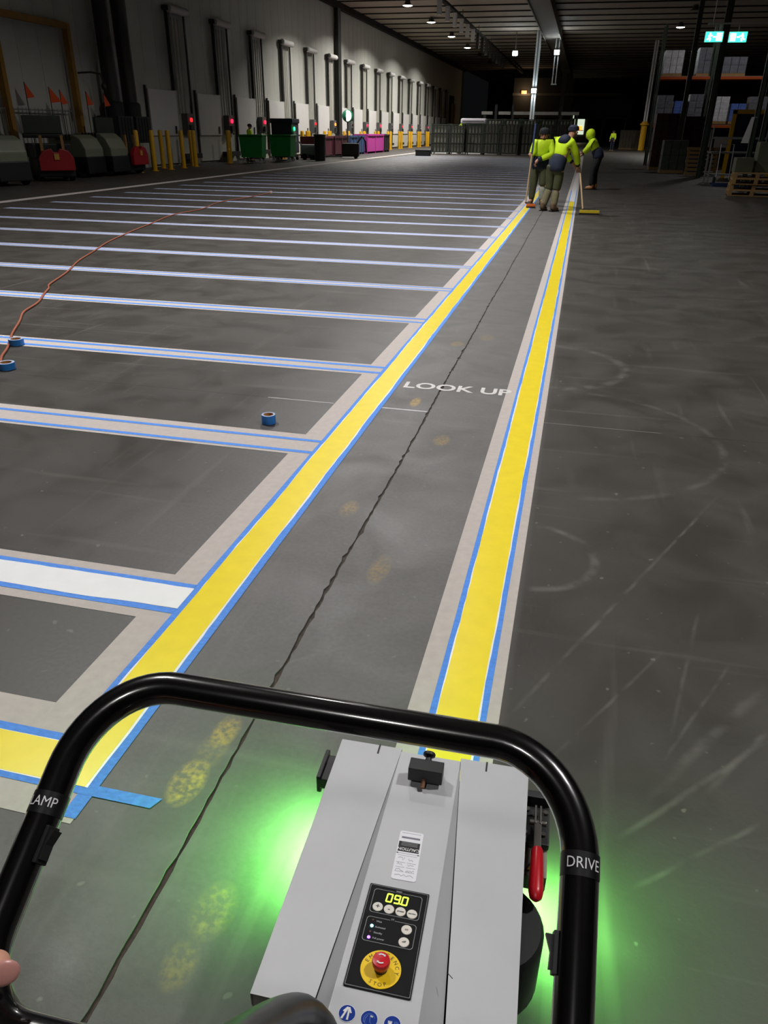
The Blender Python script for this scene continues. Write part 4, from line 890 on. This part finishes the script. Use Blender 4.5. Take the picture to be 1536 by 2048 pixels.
for i, (x, mi, w, h, z) in enumerate(spec):
    goods(x, 44.6, z, w, .9, h, WRAPS[mi], '%s wrapped load on the %s rack level, %s along from the left' % (NAMES[mi], 'upper' if z > 3 else 'lower', ORD[i if i < 8 else i-8]), 'wrapped loads on the racks')
goods(2.95, 39.5, 0, 1.2, 1.0, 2.3, WRAPS[4], 'dark maroon stacked load standing left of the racks', 'floor loads'); goods(4.25, 40.0, 0, 1.1, 1.0, 2.2, WRAPS[4], 'dark maroon stacked load between the racks and grey wrapped pallet', 'floor loads'); goods(5.6, 41.0, 0, 1.2, 1.0, 1.7, WRAPS[3], 'navy stacked load below the rack', 'floor loads'); goods(7.2, 41.0, 0, 1.2, 1.0, 2.0, WRAPS[3], 'navy stacked load at the right below the rack', 'floor loads')
goods(3.2, 46.8-10.2, 0, 1.0, .9, 1.25, mat('wrap_dull_green', (70, 78, 70), .5, var=.2), 'dull green wrapped pallet on the floor beside blue crates', 'floor loads')
M_BCR = mat('crate_blue', (22, 44, 84), .5)
for k in range(4):
    t = thing('blue_crate', 'blue plastic crate, %s from the bottom of its stack' % ORD[k], 'crate', (4.15, 36.2, .23*k), 0, 'stack of blue crates')
    b = MB().box(0, .6, 0, .4, 0, .02); b.box(0, .02, 0, .4, 0, .21); b.box(.58, .6, 0, .4, 0, .21); b.box(0, .6, 0, .02, 0, .21); b.box(0, .6, .38, .4, 0, .21); b.build('shell', M_BCR, t); MB().box(-.015, .615, -.015, 0, .18, .22).box(-.015, .615, .4, .415, .18, .22).build('rim', M_BCR, t)
M_WOOD = mat('pallet_wood', (150, 118, 72), .75, var=.15, scale=12)
def pallet(name, loc, rz, label, up=False, grp=None):
    t = thing(name, label, 'pallet', loc, rz, grp)
    M = Matrix.Rotation(math.radians(82), 4, 'X') if up else Matrix.Identity(4)
    for k in range(7): MB().box(0, 1.2, .0+.15*k, .1+.15*k, .122, .144, M).build('top_board', M_WOOD, t)
    for b_ in (.0, .45, .9): MB().box(0, 1.2, b_, b_+.1, 0, .022, M).build('bottom_board', M_WOOD, t)
    for a in (0, .55, 1.1):
        MB().box(a, a+.1, 0, 1.0, .1, .122, M).build('stringer_board', M_WOOD, t)
        for b_ in (.0, .45, .9): MB().box(a, a+.1, b_, b_+.1, .022, .1, M).build('block', M_WOOD, t)
    return t
for k in range(4): pallet('wood_pallet', (3.95+.02*k, 23.7+.03*(k % 2), .144*k), -.10, 'wooden pallet, %s from the floor in the right hand stack' % ORD[k], grp='stack of wooden pallets')
pallet('wood_pallet', (3.95, 34.6, .02), .15, 'wooden pallet standing on edge beside the workbench', up=True)
def carton(x, y, z, w, d, h, col, label, rz=0):
    t = thing('carton', label, 'carton', (x, y, z), rz); m = mat('carton_%d_%d_%d' % col, col, .7, var=.06)
    MB().box(0, w, 0, d, 0, h).build('box_body', m, t, bevel=.006); MB().box(w/2-.03, w/2+.03, -.002, d+.002, h, h+.003).build('tape', mat('parcel_tape', (150, 130, 90), .4), t); return t
carton(4.05, 24.0, .576, .45, .5, .36, (84, 88, 70), 'dull green carton on the left of the pallet stack'); carton(4.58, 24.1, .576, .36, .5, .75, (92, 96, 78), 'taller dull green carton on the pallet stack'); carton(5.0, 24.0, .576, .4, .5, .62, (120, 110, 80), 'tan carton at the right edge on the pallet stack')
t = thing('workbench', 'dark workbench with steel legs on the right', 'workbench', (4.15, 29.6, 0), .05)
MB().box(0, 1.9, 0, .75, .92, .97).build('bench_top', M_CBOX, t)
for a in (.03, 1.82):
    for b_ in (.03, .67): MB().box(a, a+.05, b_, b_+.05, 0, .92).build('leg', M_GALV, t)
MB().box(.05, 1.85, .1, .7, .25, .28).build('lower_shelf', M_CBOX, t); MB().box(.05, .09, .66, .7, .97, 1.75).box(1.8, 1.84, .66, .7, .97, 1.75).build('back_post', M_GALV, t); MB().box(.05, 1.84, .67, .69, 1.35, 1.42).build('back_rail', M_GALV, t)
t = thing('monitor', 'pale monitor standing on the workbench', 'monitor', (4.45, 29.95, .97)); MB().box(-.22, .22, 0, .03, .12, .42).build('screen_case', mat('monitor_case', (120, 112, 108), .5), t, bevel=.005); MB().box(-.03, .03, .0, .03, .01, .14).box(-.1, .1, -.06, .09, 0, .012).build('stand', M_DGREY, t)
t = thing('hand_truck', 'steel hand truck leaning in front of the workbench', 'hand truck', (4.55, 28.9, 0)); MB().tube([(-.2, 0, .15), (-.2, .25, 1.2), (.2, .25, 1.2), (.2, 0, .15)], .02, 8).build('frame', M_GALV, t); MB().box(-.22, .22, -.25, .02, .02, .04).build('toe_plate', M_GALV, t)
for a in (-.25, .25): MB().cyl((a-.03, .05, .12), (a+.03, .05, .12), .12, n=14).build('wheel', M_RUB, t)
t = thing('blue_mat', 'flat blue tray on the floor in front of the workbench', 'tray', (4.1, 27.7, 0)); MB().box(0, 1.3, 0, .6, 0, .04).build('tray_base', M_BCR, t); MB().box(0, 1.3, 0, .03, .04, .09).box(0, 1.3, .57, .6, .04, .09).build('tray_lip', M_BCR, t)
t = thing('yellow_gate', 'yellow guard frame standing behind the workbench', 'guard frame', (5.2, 33.5, 0))
MB().box(0, .14, 0, .1, 0, 2.3).build('frame_post', M_YST, t); MB().box(1.55, 1.69, 0, .1, 0, 2.3).build('frame_post', M_YST, t); MB().box(0, 1.69, 0, .1, 2.18, 2.32).build('frame_beam', M_YST, t); MB().box(.14, 1.55, .03, .07, .1, 2.18).build('navy_curtain', WRAPS[3], t)
t = thing('hanging_sheet', 'white paper sheet hanging on the right hand post', 'paper sheet', (4.42, 25.53, 1.62)); MB().prism([(-.10, -.34), (.10, -.34), (.13, .32), (.05, .32)], 0, .004, Matrix.Rotation(math.pi/2, 4, 'X')).build('sheet', M_WHITE, t); MB().box(.09, .2, -.003, .003, .30, .33).build('hook', M_GALV, t)
post(4.62, 25.6, .13, 6.5, 'dark green post behind the tan carton'); post(5.0, 26.3, .13, 6.5, 'dark green post at the right edge of the picture'); post(4.3, 33.0, .16, 6.5, 'dark green post behind the workbench'); post(3.95, 38.5, .18, 6.5, 'dark green post in front of the maroon loads')
# far stacks between the workers and the white column
goods(3.3, 88, 0, 1.9, 1.2, 1.75, mat('far_stack', (86, 78, 66), .7, var=.1), 'low brown stack beside the white column', 'floor loads'); goods(5.9, 86, 0, 2.0, 1.2, 1.6, mat('far_stack2', (70, 66, 60), .7, var=.1), 'low grey stack right of the white column', 'floor loads')
# ------------------------------------------------------------------ people
def skin_mesh(name, V, E, R, m, parent, sub=2):
    me = bpy.data.meshes.new(name); me.from_pydata(V, E, []); me.update()
    o = bpy.data.objects.new(name, me)
    o.modifiers.new('skin', 'SKIN').use_smooth_shade = True
    for i, r in enumerate(R):
        sv = me.skin_vertices[0].data[i]; sv.radius = r if isinstance(r, tuple) else (r, r); sv.use_root = (i == 0)
    s = o.modifiers.new('sub', 'SUBSURF'); s.levels = sub; s.render_levels = sub
    out = evaluated_mesh(o); out.name = name
    bpy.data.objects.remove(o); bpy.data.meshes.remove(me); out.materials.clear()
    return link(name, out, m, parent, True)
def chain(*pts):
    V, E, R = [], [], []
    for i, (p_, r) in enumerate(pts):
        V.append(tuple(p_)); R.append(r)
        if i: E.append((i-1, i))
    return V, E, R
M_SKIN = mat('skin', (196, 142, 118), .55, var=.05, scale=30)
M_HIVIS = mat('hi_vis_yellow', (214, 252, 30), .7, var=.05, scale=9)
M_NAVYC = mat('navy_cloth', (26, 36, 58), .8, var=.12, scale=9); M_OLIVE = mat('olive_cloth', (74, 76, 50), .85, var=.12, scale=9); M_PALE = mat('lit_paint_splashed_cloth', (168, 172, 160), .85, var=.25, scale=14); M_BLKC = mat('black_cloth', (24, 27, 30), .85, var=.1)  # M_PALE: paint splashes, plus light on the shin put into the colour
M_BOOT = mat('tan_boot', (170, 118, 62), .7, var=.1, scale=20); M_BROWN = mat('brown_boot', (104, 84, 62), .7, var=.1, scale=20); M_SILVER = mat('reflective_tape', (150, 160, 110), .4); M_HAIR = mat('dark_hair', (24, 20, 18), .8)
def person(loc, rz, J, label, trousers, boots, cap, shin=None, lower=M_NAVYC, hood=None, hemz=.12, glove=None):
    """J: joint positions in the person's own frame (x right, y forward, z up)"""
    t = thing('person', label, 'person', loc, rz)
    g = {k: Vector(v) for k, v in J.items()}
    mid = g['pelvis'].lerp(g['chest'], .5); hd_ = (g['head']-g['neck']).normalized()
    V = [g['pelvis'], mid, g['chest'], g['neck'], g['neck'].lerp(g['head'], .45), g['head'], g['head']+hd_*.085]
    R = [(.14, .105), (.13, .10), (.155, .11), .058, .075, .098, .065]; E = [(i, i+1) for i in range(6)]
    for s in 'LR':
        b = len(V); V += [g['sh'+s], g['el'+s], g['wr'+s], g['ha'+s]]; R += [.062, .046, .034, .036]; E += [(2, b), (b, b+1), (b+1, b+2), (b+2, b+3)]
        b = len(V); V += [g['hip'+s], g['kn'+s], g['an'+s], g['to'+s]]; R += [.09, .062, .042, .036]; E += [(0, b), (b, b+1), (b+1, b+2), (b+2, b+3)]
    skin_mesh('body', [tuple(v) for v in V], E, R, M_SKIN, t)
    fw = Vector(J.get('look', (0, 1, 0))).normalized(); rt = fw.cross(Vector((0, 0, 1))).normalized(); hc = g['head']
    MB().ball(hc+fw*.098+Vector((0, 0, -.012)), .014, .016, .022, 8, 6).build('nose', M_SKIN, t, smooth=True)
    for s in (-1, 1):
        MB().ball(hc+fw*.088+rt*s*.034+Vector((0, 0, .018)), .012, .010, .009, 8, 6).build('eye', M_HAIR, t)
        MB().ball(hc+rt*s*.096, .014, .02, .032, 8, 6).build('ear', M_SKIN, t, smooth=True)
    MB().ball(hc+fw*.090+Vector((0, 0, -.052)), .024, .010, .006, 8, 6).build('mouth', mat('lips', (150, 84, 78), .6), t)
    for s in 'LR':    # fingers closed round what is held
        d = (g['ha'+s]-g['wr'+s]).normalized(); sd = d.cross(Vector((0, 0, 1)))
        sd = sd.normalized() if sd.length > .1 else Vector((1, 0, 0)); dn = d.cross(sd)
        for k in range(4):
            o_ = g['ha'+s]+sd*(k-1.5)*.02; ln = (.034, .04, .038, .03)[k]
            V2, E2, R2 = chain((o_, .011), (o_+d*ln, .010), (o_+d*ln*1.2+dn*.03, .009), (o_+d*ln*.5+dn*.045, .008)); skin_mesh('finger', V2, E2, R2, glove or M_SKIN, t, 1)
        o_ = g['ha'+s]+sd*.035-d*.02; V2, E2, R2 = chain((o_, .013), (o_+sd*.02+d*.03, .012), (o_+d*.055+dn*.02, .010)); skin_mesh('thumb', V2, E2, R2, glove or M_SKIN, t, 1)
    # jacket: bright upper with sleeves, navy hem below
    up = (g['chest']-g['pelvis']); q1 = g['pelvis']+up*.34
    V = [q1, g['pelvis']+up*.72, g['chest'], g['neck']-hd_*.01]; R = [(.185, .145), (.185, .145), (.195, .14), (.085, .085)]; E = [(0, 1), (1, 2), (2, 3)]
    for s in 'LR':
        b = len(V); V += [g['sh'+s], g['el'+s], g['el'+s].lerp(g['wr'+s], .78)]; R += [.098, .075, .062]; E += [(2, b), (b, b+1), (b+1, b+2)]
    skin_mesh('jacket', [tuple(v) for v in V], E, R, M_HIVIS, t)
    V2, E2, R2 = chain((g['pelvis']+up*.60, (.192, .15)), (g['pelvis']+up*.3, (.205, .165)), (g['pelvis'], (.215, .172)), (g['pelvis']-Vector((0, 0, hemz)), (.215, .172))); skin_mesh('jacket_hem', V2, E2, R2, lower, t)
    V2, E2, R2 = chain((g['pelvis']+up*.60, (.198, .158)), (g['pelvis']+up*.66, (.196, .156))); skin_mesh('reflective_band', V2, E2, R2, M_SILVER, t, 1)
    for s in 'LR':
        V2, E2, R2 = chain((g['el'+s].lerp(g['wr'+s], .66), .066), (g['wr'+s], .052)); skin_mesh('cuff', V2, E2, R2, lower, t, 1)
    if hood:
        V2, E2, R2 = chain((g['chest']+Vector((-.07, -.10, .02)), (.13, .06)), (g['chest']+Vector((-.04, -.07, .10)), (.16, .09)), (g['neck']+Vector((-.02, -.05, .03)), (.13, .085))); skin_mesh('hood', V2, E2, R2, hood, t)
    # trousers and boots
    V = [g['pelvis']+Vector((0, 0, .06)), g['pelvis']]; R = [(.175, .14), (.185, .15)]; E = [(0, 1)]
    for s in 'LR':
        b = len(V); kn, an = g['kn'+s], g['an'+s]; end = kn.lerp(an, .15) if shin and s in shin[1] else kn.lerp(an, 1.0)
        V += [g['hip'+s], kn, end]; R += [.124, .092, .074 if not (shin and s in shin[1]) else .084]; E += [(1, b), (b, b+1), (b+1, b+2)]
        if shin and s in shin[1]:
            V2, E2, R2 = chain((kn.lerp(an, .05), .086), (kn.lerp(an, .5), .082), (kn.lerp(an, 1.02), .078)); skin_mesh('trouser_leg', V2, E2, R2, shin[0], t)
    skin_mesh('trousers', [tuple(v) for v in V], E, R, trousers, t)
    for s in 'LR':
        an, to = g['an'+s], g['to'+s]; d = (to-an); d.z = 0; d.normalize(); base = Vector((an.x, an.y, .045))
        V2, E2, R2 = chain((an+Vector((0, 0, .10)), .066), (base-d*.03+Vector((0, 0, .012)), .056), (base+d*.08, (.05, .045)), (base+d*.17, (.046, .036))); skin_mesh('boot', V2, E2, R2, boots, t)
        MB().prism([(base+d*.21+d.orthogonal()*0).to_2d(), *[(base+d*a_+Vector((-d.y, d.x, 0))*b_).to_2d() for a_, b_ in ((.17, .045), (.02, .05), (-.085, .04), (-.085, -.04), (.02, -.05), (.17, -.045))]], 0, .02).build('sole', M_RUB, t)
    if cap == 'hair':
        MB().ball(hc+Vector((0, 0, .04))-fw*.015, .108, .112, .085, 14, 8).build('hair', M_HAIR, t, smooth=True)
    elif cap == 'beanie':
        MB().lathe([(.112, 0), (.116, .02), (.114, .05), (.10, .09), (.06, .118), (.0, .128)], Matrix.Translation(hc+Vector((0, 0, .012))-fw*.008), 18).build('beanie', M_BLKC, t, smooth=True); MB().lathe([(.118, 0), (.120, .03), (.112, .034)], Matrix.Translation(hc+Vector((0, 0, .006))-fw*.008), 18).build('beanie_cuff', M_BLKC, t, smooth=True)
    elif cap == 'cap':
        MB().lathe([(.108, 0), (.112, .03), (.10, .075), (.05, .105), (.0, .11)], Matrix.Translation(hc+Vector((0, 0, .03))), 18).build('cap', M_NAVYC, t, smooth=True); MB().box(-.07, .07, .07, .19, .03, .042, Matrix.Translation(hc) @ Matrix.Rotation(math.atan2(fw.y, fw.x)-math.pi/2, 4, 'Z')).build('cap_peak', M_NAVYC, t)
    elif cap == 'hivis':
        MB().ball(hc+Vector((0, 0, .01))-fw*.03, .135, .14, .15, 16, 10).build('raised_hood', M_HIVIS, t, smooth=True)
    return t
def pole_tool(a, b, head_c, head_w, ang, label, name, headcol, grip=None):
    t = thing(name, label, 'broom' if 'broom' in name else 'squeegee', b)
    bb = Vector(b); MB().tube([Vector(a)-bb, (Vector(a)-bb)*.5, (0, 0, 0)], .017, 8).build('pole', mat('pole_wood', (190, 160, 120), .6), t, smooth=True)
    if grip: MB().tube([(Vector(a)-bb)*.62, Vector(a)-bb], .021, 8).build('blue_pole_end', grip, t, smooth=True)
    h = Vector(head_c)-bb; M = Matrix.Translation(h) @ Matrix.Rotation(ang, 4, 'Z')
    MB().box(-head_w/2, head_w/2, -.035, .035, .03, .085, M).build('head_block', headcol, t, bevel=.006); MB().box(-head_w/2, head_w/2, -.03, .03, -.0, .035, M).build('bristles', M_BLKC, t)
    MB().tube([(0, 0, 0), M @ Vector((0, 0, .07))], .02, 8).build('socket', M_BLKC, t)
    return t
# person 1: faces the camera, both hands on a long pole to the picture's left
J1 = dict(pelvis=(0, 0, .83), chest=(-.02, .04, 1.20), neck=(-.03, .05, 1.34), head=(-.03, .08, 1.45), shL=(-.20, .03, 1.27), shR=(.16, .03, 1.27), elL=(-.26, .15, 1.06), elR=(.20, .14, 1.02), wrL=(.06, .25, .93), haL=(.10, .27, .86),
          wrR=(.24, .24, 1.06), haR=(.22, .27, 1.05), hipL=(-.09, 0, .79), hipR=(.09, 0, .79), knL=(-.10, .06, .44), knR=(.11, .05, .44), anL=(-.11, .0, .09), anR=(.13, .02, .09), toL=(-.13, .16, .05), toR=(.16, .17, .05), look=(0, 1, -.25))
person((-.955, 19.0, 0), math.pi, J1, 'worker in a hi vis jacket holding a long pole, facing the camera', M_OLIVE, M_BROWN, 'beanie', shin=(M_PALE, 'L'), glove=None)
pole_tool((-1.125, 18.75, 1.66), (-1.16, 18.3, .08), (-1.02, 17.95, .0), .20, .1, 'orange headed squeegee on a long pole held by the facing worker', 'floor_squeegee', mat('head_orange', (196, 96, 30), .5), mat('pole_blue', (60, 74, 120), .5))
# person 2: back to the camera, bending forward to the right
J2 = dict(pelvis=(0, 0, .86), chest=(.13, .10, 1.26), neck=(.22, .16, 1.40), head=(.27, .20, 1.50), shL=(-.02, .20, 1.33), shR=(.28, .02, 1.30), elL=(.14, .36, 1.08), elR=(.40, .10, 1.05), wrL=(.33, .42, .92), haL=(.38, .42, .86),
          wrR=(.44, .28, .86), haR=(.45, .33, .80), hipL=(-.09, .06, .82), hipR=(.10, -.04, .82), knL=(-.09, .10, .45), knR=(.06, .0, .45), anL=(-.19, .02, .09), anR=(.03, -.08, .09), toL=(-.13, .18, .05), toR=(.12, .06, .05), look=(.75, .65, -.3))
person((-.545, 17.35, 0), 0, J2, 'worker seen from behind in a hi vis jacket with a navy hood, bending forward', M_OLIVE, M_BROWN, 'cap', shin=(mat('khaki_cloth', (118, 112, 84), .85, var=.15, scale=12), 'LR'), hood=M_NAVYC)
pole_tool((-.10, 17.80, 1.02), (.10, 17.05, .08), (.235, 16.85, .0), .40, .05, 'wide yellow and black broom on the right of the yellow line', 'push_broom', mat('head_yellow', (206, 178, 40), .5))
# person 3: beyond the line, leaning to the left
J3 = dict(pelvis=(.10, 0, .92), chest=(-.10, .02, 1.24), neck=(-.18, .0, 1.36), head=(-.22, -.02, 1.43), shL=(-.08, .16, 1.28), shR=(-.12, -.14, 1.27), elL=(-.22, .18, 1.05), elR=(-.26, -.16, 1.05), wrL=(-.38, .10, .92), haL=(-.43, .09, .88),
          wrR=(-.38, -.08, .98), haR=(-.43, -.06, .95), hipL=(.10, .09, .88), hipR=(.10, -.09, .88), knL=(.05, .12, .47), knR=(-.02, -.08, .47), anL=(.10, .10, .09), anR=(.0, -.09, .09), toL=(-.06, .10, .05), toR=(-.16, -.10, .05), look=(-.9, -.2, -.4))
person((.30, 24.6, 0), 0, J3, 'worker in dark trousers and tan boots leaning left with a raised yellow hood', M_BLKC, M_BOOT, 'hivis')
# standing figures far away
def standing(h=1.0): return dict(pelvis=(0, 0, .92*h), chest=(0, .02, 1.28*h), neck=(0, .02, 1.46*h), head=(0, .04, 1.58*h), shL=(-.18, 0, 1.38*h), shR=(.18, 0, 1.38*h), elL=(-.24, .02, 1.1*h), elR=(.24, .02, 1.1*h), wrL=(-.22, .12, .9*h), haL=(-.22, .16, .84*h), wrR=(.22, .12, .9*h), haR=(.22, .16, .84*h),
                                   hipL=(-.09, 0, .88*h), hipR=(.09, 0, .88*h), knL=(-.1, .02, .48*h), knR=(.1, .02, .48*h), anL=(-.11, 0, .09), anR=(.11, 0, .09), toL=(-.12, .16, .05), toR=(.12, .16, .05))
person((2.35, 78, 0), 2.6, standing(), 'distant person in hi vis standing left of the brown stack', M_NAVYC, M_BROWN, 'hair')
person((-9.0, 60.6, 0), 1.0, standing(1.14), 'person whose hi vis hood shows just above the stillages', M_NAVYC, M_BROWN, 'hivis')
person((-16.3, 38.6, 0), -1.4, standing(), 'person in hi vis standing behind the green tub carts', M_NAVYC, M_BROWN, 'hair')
# operator's left hand on the loop handle, orange sleeve
t = thing('person', 'operator whose left thumb rests on the black handle, orange sleeve', 'person', (-.47, .25, .9))
def lo3(v): return Vector(v)-Vector((-.47, .25, .9))
wr_ = lo3((-.485, .255, .812)); V = [wr_, lo3((-.480, .285, .838)), lo3((-.478, .318, .852))]; R = [(.030, .024), (.040, .024), (.036, .020)]; E = [(0, 1), (1, 2)]
b = len(V); V += [lo3((-.452, .272, .862)), lo3((-.420, .279, .874)), lo3((-.400, .290, .8735)), lo3((-.3905, .298, .866))]; R += [.0185, .0165, (.0170, .0150), (.0125, .011)]; E += [(1, b), (b, b+1), (b+1, b+2), (b+2, b+3)]
for k in range(4):
    o_ = Vector((-.474, .334-.019*k, .856-.0095*k)); b = len(V)
    V += [lo3(o_), lo3(o_+Vector((.004, .006, -.030))), lo3(o_+Vector((.022, .008, -.044))), lo3(o_+Vector((.038, .006, -.040)))]; R += [.0105, .0098, .0092, .0082]; E += [(2, b), (b, b+1), (b+1, b+2), (b+2, b+3)]
skin_mesh('hand', [tuple(v) for v in V], E, R, mat('operator_skin', (206, 150, 128), .5, var=.06, scale=60, bump=.1), t, 3)
ta = lo3((-.405, .2865, .874)); tb = lo3((-.3895, .2985, .8665)); dv = (tb-ta).normalized(); nv = (Vector((0, 0, CAM_H))-Vector((-.395, .293, .87))); nv = (nv-dv*nv.dot(dv)).normalized(); nv = (nv*.90+dv.cross(nv)*.35).normalized(); sv_ = dv.cross(nv).normalized(); oc = ta.lerp(tb, .62)+nv*.0128
M = Matrix(((sv_.x, dv.x, nv.x, oc.x), (sv_.y, dv.y, nv.y, oc.y), (sv_.z, dv.z, nv.z, oc.z), (0, 0, 0, 1)))
mb = MB(); mb.ball((0, 0, 0), .0105, .0125, .0030, 16, 8); mb.v = [tuple(M @ Vector(v)) for v in mb.v]; mb.build('thumb_nail', mat('nail', (200, 142, 134), .3), t, smooth=True)
V2, E2, R2 = chain((lo3((-.478, .250, .792)), .040), (lo3((-.455, .13, .73)), .056), (lo3((-.42, -.04, .69)), .066)); skin_mesh('sleeve', V2, E2, R2, mat('orange_sleeve', (226, 104, 26), .8, var=.08, scale=40), t)
# ------------------------------------------------------------------ small things on the floor
M_BT = mat('tape_roll_blue', (44, 126, 214), .45); M_CORE = mat('card_core', (196, 140, 80), .8)
def tape_roll(x, y, label, rz=0, r=.04, w=.05):
    t = thing('tape_roll', label, 'tape roll', (x, y, .004), rz, 'rolls of blue tape')
    def ring(mb, r0, r1, z0, z1, n=28):
        vs = []
        for rr, z in ((r1, z0), (r1, z1), (r0, z1), (r0, z0)):
            vs += [(rr*math.cos(2*math.pi*j/n), rr*math.sin(2*math.pi*j/n), z) for j in range(n)]
        return mb.add(vs, [(i*n+j, i*n+(j+1) % n, ((i+1) % 4)*n+(j+1) % n, ((i+1) % 4)*n+j) for i in range(4) for j in range(n)])
    ring(MB(), r*.74, r, 0, w).build('tape_winding', M_BT, t, smooth=True); ring(MB(), r*.68, r*.745, .0, w+.001).build('card_core', M_CORE, t, smooth=True)
    ring(MB(), r*.70, r*.98, w, w+.0012).build('tape_edge', mat('tape_side_pale', (150, 168, 196), .6), t)
tape_roll(-1.572, 3.735, 'roll of blue tape standing alone between the bay lines'); tape_roll(-4.06, 4.82, 'roll of blue tape holding the orange cord, farther one', r=.055, w=.045); tape_roll(-3.70, 4.25, 'roll of blue tape at the left picture edge under the orange cord', r=.055, w=.045)
cp = [(-3.70, 4.12), (-3.86, 4.40), (-4.046, 4.677), (-4.335, 5.155), (-4.62, 5.60), (-4.786, 5.949), (-4.96, 6.37), (-5.195, 6.775), (-5.34, 7.05), (-5.698, 7.895), (-6.081, 8.775), (-6.479, 9.865), (-6.9, 11.244), (-7.127, 12.273), (-7.50, 13.7), (-7.52, 14.98), (-7.85, 16.6), (-7.80, 18.25), (-7.82, 19.8)]
pts = []
for i in range(len(cp)-1):
    p0, p1, p2, p3 = [Vector(cp[max(0, min(len(cp)-1, i+d))]) for d in (-1, 0, 1, 2)]
    for k in range(6):
        s_ = k/6; q = .5*((2*p1)+(p2-p0)*s_+(2*p0-5*p1+4*p2-p3)*s_*s_+(3*p1-p0-3*p2+p3)*s_**3); a = (i*6+k)*.9
        pts.append((q.x+.012*math.sin(a*.7)+3.7, q.y-4.1, .012))
t = thing('extension_cord', 'orange extension cord snaking over the bay lines', 'cord', (-3.7, 4.1, 0)); MB().tube(pts, .009, 8).build('cable', mat('cord_orange', (150, 82, 58), .6), t, smooth=True)
e = pts[-1]; MB().box(e[0]-.03, e[0]+.03, e[1], e[1]+.10, .0, .05).build('plug', mat('plug_pale', (220, 190, 190), .5), t, bevel=.008)

bpy.data.scenes.remove(TMP)
